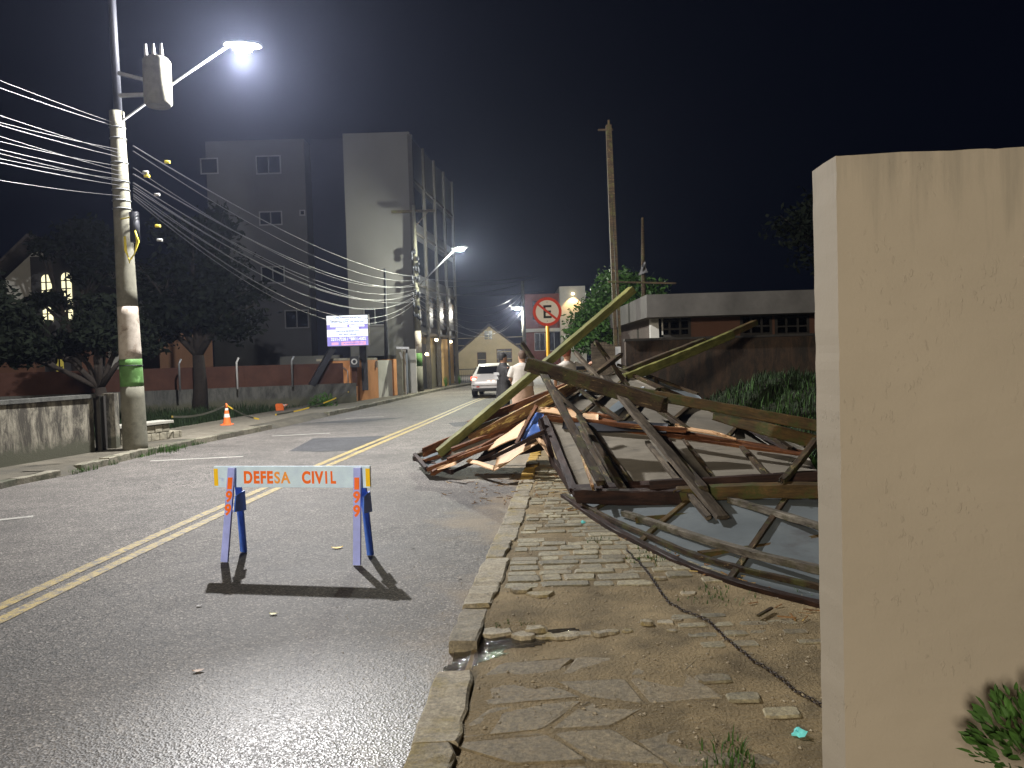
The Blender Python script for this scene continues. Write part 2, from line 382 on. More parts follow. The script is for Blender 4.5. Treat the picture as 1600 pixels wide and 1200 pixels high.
mb = MB(); mb.add([(-250, -40, -.06), (250, -40, -.06), (250, 400, -.06), (-250, 400, -.06)], [(0, 1, 2, 3)])
struct('ground', mb, 'soil')
mb = MB(); ys = sorted(set([y for x, y in KL]+[y for x, y in KR]))
ys = [y for y in ys if y <= 60]
vs = []; 
for y in ys: vs += [(interp(KL, y)-.4, y, 0), (interp(KR, y)+.3, y, 0)]
mb.add(vs, [(2*i, 2*i+1, 2*i+3, 2*i+2) for i in range(len(ys)-1)])
mb.add([(-30, 50, -.004), (40, 50, -.004), (40, 79, -.004), (-30, 79, -.004)], [(0, 1, 2, 3)])
struct('road', mb, 'asphalt')
def strip(pl, off, wd, z):
    mb = MB(); vs = []
    for i, p in enumerate(pl):
        a = Vector(pl[max(i-1, 0)]); b = Vector(pl[min(i+1, len(pl)-1)]); d = (b-a).normalized(); nn = Vector((d.y, -d.x))
        q = Vector(p)+nn*off
        for s_ in (-1, 1): vs.append((*(q+nn*s_*wd/2), z))
    mb.add(vs, [(2*i, 2*i+1, 2*i+3, 2*i+2) for i in range(len(pl)-1)]); return mb
a = strip(YC, -.10, .11, .004); b2 = strip(YC, .10, .11, .004); a.add(b2.v, b2.f)
struct('road_marking', a, 'yellow_line')
mb = MB()
for (x0, y0), (x1, y1) in (((-30, 816), (52, 807)), ((235, 720.5), (380, 713.5)), ((425, 681.5), (515, 677)), ((540, 654), (600, 651))):
    a0 = G(x0, y0); a1 = G(x1, y1); d = (a1-a0).normalized(); q = Vector((-d.y, d.x, 0))*.05
    mb.add([v+Vector((0, 0, .004)) for v in (a0-q, a1-q, a1+q, a0+q)], [(0, 1, 2, 3)])
struct('road_marking', mb, 'white_line')
mb = MB()
for pts in ([(452, 705), (490, 685), (606, 681), (585, 696), (560, 704), (500, 706)], [(470, 662), (560, 655), (640, 652), (560, 660)], [(700, 661), (780, 655), (800, 659), (710, 667)]):
    v = [G(x, y)+Vector((0, 0, .003)) for x, y in pts]; mb.add(v, [tuple(range(len(v)))[::-1]])
struct('dark_road_area', mb, 'asphalt_dark')  # flat, darker coloured shapes laid just above the road

def kerbline(name, poly, side, y0, y1, z0, ztop, wd, mat, seed, l0=.35, l1=.7, gaps=()):
    """separate rough kerb stones laid end to end, one mesh"""
    rr = random.Random(seed); mb = MB(); y = y0
    while y < y1:
        ln = rr.uniform(l0, l1); ye = min(y+ln, y1)
        if not any(g0 < (y+ye)/2 < g1 for g0, g1 in gaps):
            xa = interp(poly, y); xb = interp(poly, ye); zt = ztop+rr.uniform(-.012, .012); ww = wd*rr.uniform(.85, 1.12)
            n = 7; vs = []
            for i in range(n+1):
                t = i/n; yy = y+.006+(ye-y-.012)*t; xx = xa+(xb-xa)*t
                e = rr.uniform(-.007, .007)+(.006 if i in (0, n) else 0); e2 = rr.uniform(-.010, .010)-(.008 if i in (0, n) else 0)
                o = xx+e; q = xx+side*ww+e2
                zz = zt+rr.uniform(-.007, .007)
                vs += [(o, yy, z0), (o+side*.003, yy, zz-.010), (o+side*.014, yy, zz), (q-side*.012, yy, zz+rr.uniform(-.005, .005)), (q, yy, zz-.010), (q, yy, z0)]
            fs = []
            for i in range(n):
                for k in range(5): fs.append((i*6+k, i*6+k+1, (i+1)*6+k+1, (i+1)*6+k))
            fs += [tuple(range(6))[::-1], tuple(n*6+k for k in range(6))]
            mb.add(vs, fs)
        y = ye
    return struct(name, mb, mat)
kerbline('kerb', KR, 1, -6, 9.6, -.03, .082, .185, 'kerb', 3, .38, .75, gaps=((3.75, 4.4),))
kerbline('kerb', KR, 1, 9.6, 14.5, -.03, .09, .17, 'kerb_yellow', 4, .25, .4)
kerbline('kerb', KR, 1, 14.5, 45, -.03, .09, .17, 'kerb', 5, .6, 1)
kerbline('kerb', KL, -1, -4, 11.7, -.03, .11, .20, 'kerb_left', 6, .6, 1.1)
kerbline('kerb', KL, -1, 12.2, 19.3, -.03, .12, .18, 'kerb_left', 7, .6, 1.1)
kerbline('kerb', KL, -1, 23.5, 58, -.03, .12, .18, 'kerb_left', 8, .8, 1.2)

# right pavement: dirt sheet with gentle undulation, rising to a grassy bank on the right
def sst(t): t = max(0, min(1, t)); return t*t*(3-2*t)
def bank(x, y):
    return .98*sst((x-1.9-.10*max(0, y-9))/2.8)*sst((y-4.8)/10.5)
def gz(x, y):
    z = .071+.004*noise.noise(Vector((x*8, y*8, 9)))+.008*noise.noise(Vector((x*1.3, y*1.3, 3)))+.012*noise.noise(Vector((x*.5, y*.5, 7)))
    kx = interp(KR, y)
    d = x-kx
    if 3.6 < y < 4.6 and d < 1.1: z -= .055*sst((1.1-d)/.6)*sst(1-abs(y-4.1)/.5)
    z -= .03*math.exp(-(((x-.9)/.5)**2+((y-4.75)/.28)**2))
    bk = bank(x, y)
    return z+bk+(.10*noise.noise(Vector((x*1.7, y*1.7, 1)))*min(1, bk*3))
mb = MB(); 
nx, ny = 120, 190
vs = []
for j in range(ny+1):
    y = -3+ (27*(j/ny)**1.15)
    for i in range(nx+1):
        t = (i/nx)**1.5; x = interp(KR, y)+.13+t*11.5; vs.append((x, y, gz(x, y)))
mb.add(vs, [(j*(nx+1)+i, j*(nx+1)+i+1, (j+1)*(nx+1)+i+1, (j+1)*(nx+1)+i) for j in range(ny) for i in range(nx)], True)
struct('dirt_pavement', mb, 'dirt')
mb = MB(); vs = []
for y in (23.9, 30, 45, 50): vs += [(interp(KR, y)+.1, y, .06), (40, y, .06)]
mb.add(vs, [(2*i, 2*i+1, 2*i+3, 2*i+2) for i in range(3)]); struct('pavement_far', mb, 'dirt_left')

def rockpoly(cx, cy, w_, d_, rr, n=8, j=.12, sq=.55):
    out = []
    for k in range(n):
        a = 2*math.pi*(k+.5)/n; ca, sa = math.cos(a), math.sin(a)
        rx = abs(ca)**sq*(1 if ca > 0 else -1); ry = abs(sa)**sq*(1 if sa > 0 else -1)
        out.append((cx+rx*w_/2*(1+rr.uniform(-j, j)), cy+ry*d_/2*(1+rr.uniform(-j, j))))
    return out
def stone(mb, poly, zb, zt, rr, jz=.004):
    cx = sum(p[0] for p in poly)/len(poly); cy = sum(p[1] for p in poly)/len(poly); n = len(poly)
    tz = [rr.uniform(-jz, jz) for _ in poly]
    vs = [(x, y, zb) for x, y in poly]+[(x, y, zt-.008+t) for (x, y), t in zip(poly, tz)]
    vs += [(cx+(x-cx)*.93, cy+(y-cy)*.90, zt+t*.6) for (x, y), t in zip(poly, tz)]
    fs = [(k, (k+1) % n, n+(k+1) % n, n+k) for k in range(n)]+[(n+k, n+(k+1) % n, 2*n+(k+1) % n, 2*n+k) for k in range(n)]+[tuple(range(2*n, 3*n))]
    mb.add(vs, fs)
rr = random.Random(11); mb = MB()
y = 5.05
while y < 10.5:
    dd = rr.uniform(.105, .165); x = interp(KR, y)+.20+rr.uniform(0, .04)
    xmax = 1.35 if y < 6.5 else 1.9
    while x < xmax:
        ww = rr.choice([.13, .17, .21, .25, .34])*rr.uniform(.85, 1.1)
        if rr.random() > (.16 if x < interp(KR, y)+.5 or y < 5.3 else .035):
            zc = gz(x+ww/2, y+dd/2)
            poly = rockpoly(x+ww/2, y+dd/2+rr.uniform(-.006, .006), ww-.012, dd-.013, rr, 12, .035 if y > 6 else .08, .28)
            stone(mb, poly, zc-.03, zc+rr.uniform(.001, .011), rr, .003)
        x += ww
    y += dd
struct('stone_pavers', mb, 'paver')
mb = MB()
for k in range(16):   # second patch of setts further right
    r_, c_ = divmod(k, 4); x = 1.02+c_*.17+r_*-.02+rr.uniform(-.01, .01); y = 3.98+r_*.15
    if rr.random() < .12: continue
    stone(mb, rockpoly(x, y, .155+rr.uniform(-.03, .01), .085+rr.uniform(-.02, .01), rr, 11, .09, .35), gz(x, y)-.03, gz(x, y)+rr.uniform(-.001, .006), rr)
for x, y in ((.98, 3.35), (1.1, 3.2), (.9, 3.55)): stone(mb, rockpoly(x, y, .16, .09, rr, 8, .1, .4), gz(x, y)-.03, gz(x, y)+.012, rr)
struct('stone_pavers', mb, 'paver')
mb = MB()   # worn sandstone flags near the camera, tight irregular joints
cw_, ch_ = .36, .27; pj = {}
def pjit(i, j):
    if (i, j) not in pj: pj[i, j] = (-.28+i*cw_+(.5*cw_ if j % 2 else 0)+rr.uniform(-.07, .07), 2.0+j*ch_+rr.uniform(-.05, .05))
    return pj[i, j]
for j in range(0, 8):
    for i in range(0, 5):
        cs = [pjit(i, j), pjit(i+1, j), pjit(i+1, j+1), pjit(i, j+1)]
        cx = sum(p[0] for p in cs)/4; cy = sum(p[1] for p in cs)/4
        if cx < interp(KR, cy)+.36 or cx > .95 or cy > 4.0: continue
        if cx > .45 and rr.random() < .35: continue
        poly = []
        for k in range(4):
            a_, b_ = cs[k], cs[(k+1) % 4]
            for t_ in (0.06, .35, .65, .94):
                px_ = a_[0]+(b_[0]-a_[0])*t_; py_ = a_[1]+(b_[1]-a_[1])*t_; poly.append((cx+(px_-cx)*(.955+rr.uniform(-.02, .015)), cy+(py_-cy)*(.955+rr.uniform(-.02, .015))))
        stone(mb, poly, gz(cx, cy)-.04, gz(cx, cy)+rr.uniform(-.004, .004), rr, .005)
struct('flagstones', mb, 'slab')
mb = MB()   # loose stones lining the washed-out gutter
for px, py, s_ in ((773, 980, .17), (818, 985, .11), (835, 978, .10), (850, 984, .12), (872, 985, .09), (892, 984, .12), (915, 984, .09), (938, 986, .08), (955, 985, .07), (1010, 975, .07), (1040, 972, .10), (1058, 968, .06), (815, 925, .12), (845, 930, .14), (1075, 925, .09), (1030, 905, .08), (1050, 985, .05), (980, 985, .05)):
    g0 = G(px, py, .07); stone(mb, rockpoly(g0.x, g0.y, s_*1.15, s_*.8, rr, 9, .22, .8), gz(g0.x, g0.y)-.03, gz(g0.x, g0.y)+rr.uniform(.006, .022), rr, .006)
struct('gutter_stones', mb, 'kerb')
# thin water film where the gutter drains onto the road
wp = [G(x, y, .03) for x, y in ((668, 1110), (690, 1050), (716, 1005), (740, 992), (800, 1000), (862, 986), (905, 990), (850, 1004), (800, 1016), (745, 1036), (722, 1068), (700, 1090))]
def inside(x, y, pl):
    c = False
    for i in range(len(pl)):
        a, b = pl[i], pl[i-1]
        if (a.y > y) != (b.y > y) and x < (b.x-a.x)*(y-a.y)/(b.y-a.y)+a.x: c = not c
    return c
mb = MB(); s_ = .02; idx = {}
def wv_(i, j):
    if (i, j) not in idx:
        x, y = -1+i*s_, 3+j*s_; kx = interp(KR, y); z = .005 if x < kx+.1 else (.005+(gz(x, y)-.005)*min(1, (x-kx-.1)/.06)+.003)
        idx[i, j] = len(mb.v); mb.v.append(Vector((x, y, z+.0015*noise.noise(Vector((x*20, y*20, 0))))))
    return idx[i, j]
for i in range(0, 90):
    for j in range(0, 90):
        x, y = -1+(i+.5)*s_, 3+(j+.5)*s_
        if inside(x+.03*noise.noise(Vector((x*7, y*7, 1))), y+.03*noise.noise(Vector((x*7, y*7, 4))), wp): mb.f.append([wv_(i, j), wv_(i+1, j), wv_(i+1, j+1), wv_(i, j+1)]); mb.sm.append(True)
M['water'] = simple('water', (.045, .038, .028), .06, .2, 6, 1.0, 38, .006, world=True, spec=.9)
struct('water', mb, 'water')
# gravel and grit
def pebble(mb, c, s_, rr):
    vs = []
    for sx, sy, sz in ((1,0,0),(-1,0,0),(0,1,0),(0,-1,0),(0,0,1),(0,0,-1)):
        vs.append((c[0]+sx*s_*rr.uniform(.6, 1.3), c[1]+sy*s_*rr.uniform(.6, 1.3), c[2]+sz*s_*rr.uniform(.4, .8)))
    mb.add(vs, [(0,2,4),(2,1,4),(1,3,4),(3,0,4),(2,0,5),(1,2,5),(3,1,5),(0,3,5)])
mb = MB(); rr = random.Random(5)
for _ in range(9500):
    y = 2.0+rr.random()**1.4*6.5; x = interp(KR, y)+.2+rr.random()*(2.6)
    nn_ = noise.noise(Vector((x*1.5, y*1.5, 0)))
    if nn_ < -.12 and rr.random() < .8: continue
    pebble(mb, (x, y, gz(x, y)+.002), rr.choice([.002, .002, .003, .003, .004, .005, .010]), rr)
for _ in range(900):
    y = rr.uniform(2.2, 8); x = interp(KR, y)-rr.random()**2*.9; pebble(mb, (x, y, .002), rr.choice([.0025, .003, .004]), rr)
M['gravel'] = simple('gravel', (.30, .26, .19), .7, .55, 30, 0, world=True)
struct('gravel', mb, 'gravel', 'stuff')

# left pavement and verge
mb = MB(); ys = [-12, 5, 9, 11.7, 12.1, 14, 17.5, 19.3]
def lside(name, ya, yb, xo, z, mat, zin=None, n=14):
    mb = MB(); vs = []
    for i in range(n+1):
        y = ya+(yb-ya)*i/n; k = interp(KL, y); vs += [(xo(y), y, (zin if zin is not None else z)), (k-.17, y, z)]
    mb.add(vs, [(2*i, 2*i+1, 2*i+3, 2*i+2) for i in range(n)]); return struct(name, mb, mat)
lside('pavement', -12, 16.2, lambda y: interp(KL, y)-2.6, .10, 'sidewalk_left')
lside('gravel_pavement', 16.2, 25.5, lambda y: interp(KL, y)-2.5, .105, 'gravel_path')
lside('pavement', 25.5, 58, lambda y: interp(KL, y)-2.6, .105, 'sidewalk_left')

for ya, yb in ((11.6, 12.3), (19.2, 23.6)):
    mb = MB(); vs = []
    for i in range(9):
        y = ya+(yb-ya)*i/8; k = interp(KL, y); vs += [(k-.55, y, .112), (k-.16, y, .112), (k+.03, y, .004)]
    mb.add(vs, [(3*i+q, 3*i+q+1, 3*i+q+4, 3*i+q+3) for i in range(8) for q in (0, 1)]); struct('driveway_ramp', mb, 'sidewalk_left')
# ------------------------------------------------------------------ grass
def grass(name, spots, mat, seed, hmin, hmax, wid=.006):
    rr = random.Random(seed); mb = MB()
    for fx in spots(rr):
        x, y, z, k = fx; h = rr.uniform(hmin, hmax)*k; a = rr.uniform(0, 6.28); ln = rr.uniform(.1, .55)*h
        d = Vector((math.cos(a), math.sin(a), 0)); s_ = Vector((-d.y, d.x, 0))*wid*rr.uniform(.6, 1.5); p = Vector((x, y, z-.02))
        q1 = p+d*ln*.3+Vector((0, 0, h*.6)); q2 = p+d*ln+Vector((0, 0, h))
        mb.add([p-s_, p+s_, q1+s_*.8, q1-s_*.8, q2], [(0, 1, 2, 3), (3, 2, 4)])
    return struct(name, mb, mat, 'stuff')
def bank_spots(rr):
    for _ in range(4500):
        y = rr.uniform(6.8, 9.5); x = rr.uniform(2.7, 5.2)
        yield x, y, gz(x, y), .7+.5*noise.noise(Vector((x*2, y*2, 0)))
    for _ in range(13000):
        y = rr.uniform(7.5, 15); x = rr.uniform(2.3+.1*(y-9), 8.5)
        if bank(x, y) < .06 or (rr.random() > .95-.11*(y-7.5)): continue
        k = .45+1.5*max(0, noise.noise(Vector((x*1.3, y*1.3, 0)))+.05)+(.9 if rr.random() < .03 else 0); yield x, y, gz(x, y), k*(1.0 if x > 3.2 else .7)
grass('bank_grass', bank_spots, 'grass', 1, .08, .30, .006)
def bank_dark(rr):
    for _ in range(12000):
        y = rr.uniform(7.2, 16); x = rr.uniform(2.0+.1*(y-9), 8.5)
        if bank(x, y) > .05: yield x, y, gz(x, y), .8+.6*noise.noise(Vector((x*2, y*2, 5)))
grass('bank_undergrowth', bank_dark, 'grass_dark', 9, .08, .26, .010)
def kerb_spots(rr):
    for _ in range(1500):
        y = rr.uniform(10.7, 16.5); n_ = noise.noise(Vector((0, y*1.6, 2)))
        if n_ < .02: continue
        yield interp(KL, y)+rr.uniform(-.05, .10), y, .0, .8
    for _ in range(200):
        yield -6.35+rr.gauss(0, .12), 14.0+rr.gauss(0, .15), .1, 1.1
    for cx, cy, s_, n_ in ((1.0, 5.75, .10, 170), (1.25, 4.75, .1, 80), (.82, 7.8, .06, 50), (.65, 6.3, .05, 40), (1.95, 4.75, .1, 80)):
        for _ in range(n_):
            x = cx+rr.gauss(0, s_); y = cy+rr.gauss(0, s_); yield x, y, gz(x, y), .42
    for _ in range(520):
        x = 1.02+abs(rr.gauss(0, .13)); x = .86-abs(rr.gauss(0, .10)); y = rr.uniform(2.0, 3.0); yield x, y, gz(x, y), rr.uniform(.3, .75)
    for k in range(60):
        x = rr.uniform(-.25, 0.0)+.0; y = 4.42+rr.gauss(0, .02); yield x+.1, y, gz(x, y), .3
grass('kerb_grass', kerb_spots, 'grass', 2, .05, .15, .0035)
def lot_spots(rr):
    for _ in range(9000):
        y = rr.uniform(16.5, 27.5); k = interp(KL, y)-2.4; x = rr.uniform(k-7, k); yield x, y, .0, .8+.5*noise.noise(Vector((x, y, 0)))
grass('verge_grass', lot_spots, 'grass_dark', 3, .12, .42, .010)

# ------------------------------------------------------------------ plaster wall, right
def plaster_mat():
    mt, n, l, b = newmat('plaster_wall'); co = coords(n, l, (1, 1, 1), True)
    a = noi(n, l, co, 1.3, 4, .5); r = ramp(n, [(.3, (.265, .232, .178)), (.7, (.30, .262, .202))]); l.new(a, r.inputs[0])
    cs = coords(n, l, (7, 7, .55), True); st = noi(n, l, cs, 1.6, 6, .65)
    g = n.new('ShaderNodeNewGeometry'); sx = n.new('ShaderNodeSeparateXYZ'); l.new(g.outputs['Position'], sx.inputs[0])
    mr = n.new('ShaderNodeMapRange'); mr.inputs[1].default_value = 1.65; mr.inputs[2].default_value = 2.2; mr.inputs[3].default_value = -.12; mr.inputs[4].default_value = .14
    l.new(sx.outputs[2], mr.inputs[0]); ad = n.new('ShaderNodeMath'); l.new(st, ad.inputs[0]); l.new(mr.outputs[0], ad.inputs[1])
    rs = ramp(n, [(.58, 0), (.82, .6)]); l.new(ad.outputs[0], rs.inputs[0])
    l.new(mixc(n, l, rs.outputs[0], r.outputs[0], (.13, .12, .095)), b.inputs['Base Color']); b.inputs['Roughness'].default_value = .85
    fine = noi(n, l, co, 120, 3, .6)
    v = noi(n, l, coords(n, l, (34, 34, 15), True), 1.5, 4, .6, .3); rv = ramp(n, [(.60, 0), (.64, 1), (.72, .4)]); l.new(v, rv.inputs[0])
    mk = noi(n, l, co, 3.2, 3, .5); rm = ramp(n, [(.48, 0), (.62, 1)]); l.new(mk, rm.inputs[0])
    mu = n.new('ShaderNodeMath'); mu.operation = 'MULTIPLY'; l.new(rv.outputs[0], mu.inputs[0]); l.new(rm.outputs[0], mu.inputs[1])
    wv = noi(n, l, coords(n, l, (2.5, 2.5, 9), True), 2, 4, .5)
    l.new(bump(n, l, mu.outputs[0], .55, .003, bump(n, l, wv, .10, .004, bump(n, l, noi(n, l, co, 38, 5, .65), .25, .003, bump(n, l, fine, .4, .0015)))), b.inputs['Normal'])
    return mt
M['plaster_wall'] = plaster_mat()
w0 = P(1306, 245, 2.2); wb = P(1326, 1200, 2.2); wl = P(1262, 272, 2.40)
wx, wy, wz = (w0.x+wb.x)/2, 2.2, w0.z
dirw = Vector((1, -.02)).normalized()
def wallpt(s_, t_): return (wx+dirw.x*s_-dirw.y*t_-.018*t_/.19*0, wy+dirw.y*s_+dirw.x*t_)
t = thing('plaster_wall', 'tall beige rendered garden wall end with stained top at the right', 'wall', (wx, wy, .0))
mb = MB(); nxw, nzw, th = 60, 90, .185
def wrow(s_, t_, z):
    x, y = wallpt(s_, t_); n_ = noise.noise(Vector((s_*9, z*9, t_*9)))*.0022; return (x, y+n_, z)
zt = wz
ss = [0.0, .006]+[.02+1.6*(i/nxw)**1.2 for i in range(nxw+1)]
# outline ring (plan view) lofted up with small irregularity at the corners and top
ring = [(s_, 0.0) for s_ in ss]+[(1.62, th)]+[(.02+1.6*(1-i/12), th) for i in range(1, 12)]+[(.006, th), (0, th-.006), (0, th*.5), (0, .006)]
rings = []
for j in range(nzw+1):
    z = -.05+(zt+.05)*j/nzw; rg = []
    for s_, t_ in ring:
        x, y = wallpt(s_, t_); c = .0015*noise.noise(Vector((s_*11+5, z*17, t_*11))); edge = .0022*noise.noise(Vector((t_*3, z*16, 3))) if s_ < .01 else 0
        zz = z if j < nzw else z+.004*noise.noise(Vector((s_*30, t_*30, 1)))+s_*.012-.002
        rg.append(Vector((x+edge, y+c, zz)))
    rings.append(rg)
mb.loft(rings, smooth=False)
part('wall', mb, 'plaster_wall', t)

# ------------------------------------------------------------------ barricade
fl = G(351, 879); fr = G(558, 884); bl = G(381, 863); br_ = G(579, 868)
t = thing('barricade', 'blue and white wooden barricade lettered in orange, standing on the road', 'barricade', (fl+br_)/2)
ex = ((fr-fl)+(br_-bl)).normalized(); ey = Vector((-ex.y, ex.x, 0))   # ey points away from the camera
cb = (fl+fr+bl+br_)/4
TOPZ, BH = .775, .175
bc = cb - ex*.015 - ey*.035
mb = MB(); mb.bar(bc-ex*.69+Vector((0, 0, TOPZ-BH/2)), bc+ex*.69+Vector((0, 0, TOPZ-BH/2)), .022, BH)
board = part('board', mb, 'bar_white', t, .002)
fz = Vector((0, 0, 1)); face = bc-ey*.0125
def fit_text(s_, w_, h_, pos, mat, parent, bold=.006, name='lettering', exx=None, eyy=None, spc=1.15):
    me = text_mesh(s_, .14, bold, .0008, 1, spc); xs = [v.co.x for v in me.vertices]; ys_ = [v.co.y for v in me.vertices]
    me.transform(Matrix.Translation((-(max(xs)+min(xs))/2, -(max(ys_)+min(ys_))/2, 0))); me.transform(Matrix.Diagonal((w_/(max(xs)-min(xs)), h_/(max(ys_)-min(ys_)), 1, 1)))
    return part(name, place(me, pos, exx or ex, eyy or fz), mat, parent)
def put_text(s_, size, pos, mat, parent, bold=.004, sx=1.0, name='lettering', exx=ex, eyy=fz):
    me = place(text_mesh(s_, size, bold, .0008, sx, 1.14), pos, exx, eyy); return part(name, me, mat, parent)
zc = TOPZ-BH/2-.004
fit_text('DEFE', .262, .104, face+ex*-.286+Vector((0, 0, zc)), 'orange', board)
fit_text('SA', .142, .098, face+ex*-.072+Vector((0, 0, zc-.002)), 'orange_pale', board, .0035)
fit_text('CIV', .190, .104, face+ex*.197+Vector((0, 0, zc)), 'orange', board)
fit_text('IL', .092, .102, face+ex*.352+Vector((0, 0, zc)), 'orange', board, .0055, spc=1.5)
for s_ in (-1, 1):
    mb = MB(); c = face+ex*s_*(.672)+Vector((0, 0, TOPZ-BH/2-.004)); mb.bar(c-ex*.018, c+ex*.018, .003, BH*.82); part('reflective_tape', mb, 'yellow_tape', board)
for a_, b_, s_ in ((fl, bl, -1), (fr, br_, 1)):
    mid = (a_+b_)/2; topc = Vector((mid.x, mid.y, TOPZ-.01)) 
    if s_ < 0: topc = topc+ex*.05
    ft = topc-ey*.062; rt = topc+ey*.012
    mb = MB(); mb.bar(a_+Vector((0, 0, .005)), ft+Vector((0, 0, .0)), .062, .024, up=ey); leg = part('leg', mb, 'bar_lilac', t, .002)
    leg['label'] = 'front leg with orange number'
    d = (ft-a_).normalized(); nrm = ex.cross(d).normalized()
    if nrm.dot(ey) > 0: nrm = -nrm
    for k, ch in enumerate('199'):
        c = a_+d*(.645-.108*k)+nrm*.0135; fit_text(ch, .042 if ch == '1' else .058, .096, c, 'orange', leg, .0055, 'numeral', ex, d)
    mb = MB(); mb.bar(b_+Vector((0, 0, .005)), rt-Vector((0, 0, .02)), .055, .024, up=ey); part('leg', mb, 'bar_blue', t, .002)['label'] = 'rear blue leg'
    mb = MB(); o = ex*(.045)
    pts = [ft+(a_-ft)*.30, rt+(b_-rt)*.27, rt+(b_-rt)*.50, ft+(a_-ft)*.47]
    v = [q+o for q in pts]+[q+o+ex*.012 for q in pts]
    mb.add(v, [(0, 1, 2, 3), (7, 6, 5, 4), (0, 4, 5, 1), (1, 5, 6, 2), (2, 6, 7, 3), (3, 7, 4, 0)]); part('side_brace', mb, 'bar_blue', t)

# ------------------------------------------------------------------ debris
def beam(name, label, a, b, w_, h_, mat, cat='beam', rot=0, bend=(0, 0), rag=(0, 0), parent=None, group=None, seed=None):
    A = P(*a); B = P(*b); L = (B-A).length; x, y, z = onb(B-A, Vector((0, 0, 1)))
    rr = random.Random(seed if seed is not None else int(a[0]*7+b[1]*13)); n = max(6, int(L/.12)); mb = MB(); rings = []
    for i in range(n+1):
        t_ = i/n; cx = L*t_; sy = bend[0]*4*t_*(1-t_); sz = bend[1]*4*t_*(1-t_)
        k = 1+rr.uniform(-.05, .05); kk = 1+rr.uniform(-.05, .05)
        ring = []
        for (u, v) in ((-1, -.86), (-.9, -1), (.9, -1), (1, -.86), (1, .86), (.9, 1), (-.9, 1), (-1, .86)):
            e = 0
            if i == 0 and rag[0]: e = -rr.uniform(0, rag[0])
            if i == n and rag[1]: e = rr.uniform(0, rag[1])
            ring.append(Vector((cx+e, sy+u*w_/2*k+rr.uniform(-.002, .002), sz+v*h_/2*kk+rr.uniform(-.002, .002))))
        rings.append(ring)
    mb.loft(rings, smooth=False)
    if mat in ('wood_dark', 'wood_yellow', 'wood_rust', 'wood_maroon'):
        for e_, sg in ((0, -1), (L, 1)):
            for _k in range(7):
                cy = rr.uniform(-.45, .45)*w_; cz = rr.uniform(-.45, .45)*h_; ln = rr.uniform(.02, .13); r_ = rr.uniform(.004, .012)
                p = Vector((e_-sg*.03, cy, cz)); q = Vector((e_+sg*ln, cy+rr.uniform(-.02, .02), cz+rr.uniform(-.02, .02)))
                mb.add([p+Vector((0, r_, 0)), p+Vector((0, -r_*.5, r_)), p+Vector((0, -r_*.5, -r_)), q], [(0, 1, 3), (1, 2, 3), (2, 0, 3), (0, 2, 1)])
        if mat == 'wood_dark' and L > .8:
            for _k in range(int(L*7)):
                cx = rr.uniform(0, L); sy = rr.choice((-1, 1))*w_*.5; cz = rr.uniform(-.5, .5)*h_; ln = rr.uniform(.03, .14); r_ = rr.uniform(.003, .008)
                p = Vector((cx, sy, cz)); q = Vector((cx+ln, sy*1.0+math.copysign(rr.uniform(.002, .018), sy), cz+rr.uniform(-.012, .012)))
                mb.add([p+Vector((0, 0, r_)), p+Vector((.01, math.copysign(.004, sy), 0)), p+Vector((0, 0, -r_)), q], [(0, 1, 3), (1, 2, 3), (2, 0, 3), (0, 2, 1)])
    o = bpy.data.objects.new(name, mb.mesh(name)); COL.objects.link(o); o.data.materials.append(M[mat])
    m4 = Matrix.Identity(4)
    for i in range(3): m4[i][0] = x[i]; m4[i][1] = y[i]; m4[i][2] = z[i]
    m4 = m4 @ Matrix.Rotation(R(rot), 4, 'X')
    m4.translation = A - (absloc(parent) if parent else Vector((0, 0, 0)))
    o.matrix_basis = m4
    if parent: o.parent = parent
    else: tag(o, label, cat, group)
    return o
def sheetmb(c, n=14, warp=.02, thick=.012, seed=0, torn=0):
    A, B, C_, D_ = [P(*q) if not isinstance(q, Vector) else q for q in c]; rr = random.Random(seed); mb = MB(); vs = []
    nr = (B-A).cross(D_-A).normalized()
    if nr.z < 0: nr = -nr
    for j in range(n+1):
        for i in range(n+1):
            u, v = i/n, j/n; q = A*(1-u)*(1-v)+B*u*(1-v)+C_*u*v+D_*(1-u)*v
            q = q+nr*warp*noise.noise(Vector((u*2.3+seed, v*2.3, seed*.7)))
            if torn and j == n: q = q+(A-D_).normalized()*rr.uniform(0, torn)
            vs.append(q)
    m_ = (n+1)**2; vs += [q-nr*thick for q in vs]
    fs = []
    for j in range(n):
        for i in range(n):
            a = j*(n+1)+i; f = (a, a+1, a+n+2, a+n+1); fs.append(f); fs.append(tuple(m_+k for k in f[::-1]))
    rim = list(range(n+1))+[(j+1)*(n+1)-1 for j in range(1, n+1)]+[n*(n+1)+i for i in range(n-1, -1, -1)]+[j*(n+1) for j in range(n-1, 0, -1)]
    for k in range(len(rim)): a, b = rim[k], rim[(k+1) % len(rim)]; fs.append((a, b, m_+b, m_+a))
    return mb.add(vs, fs, True), nr
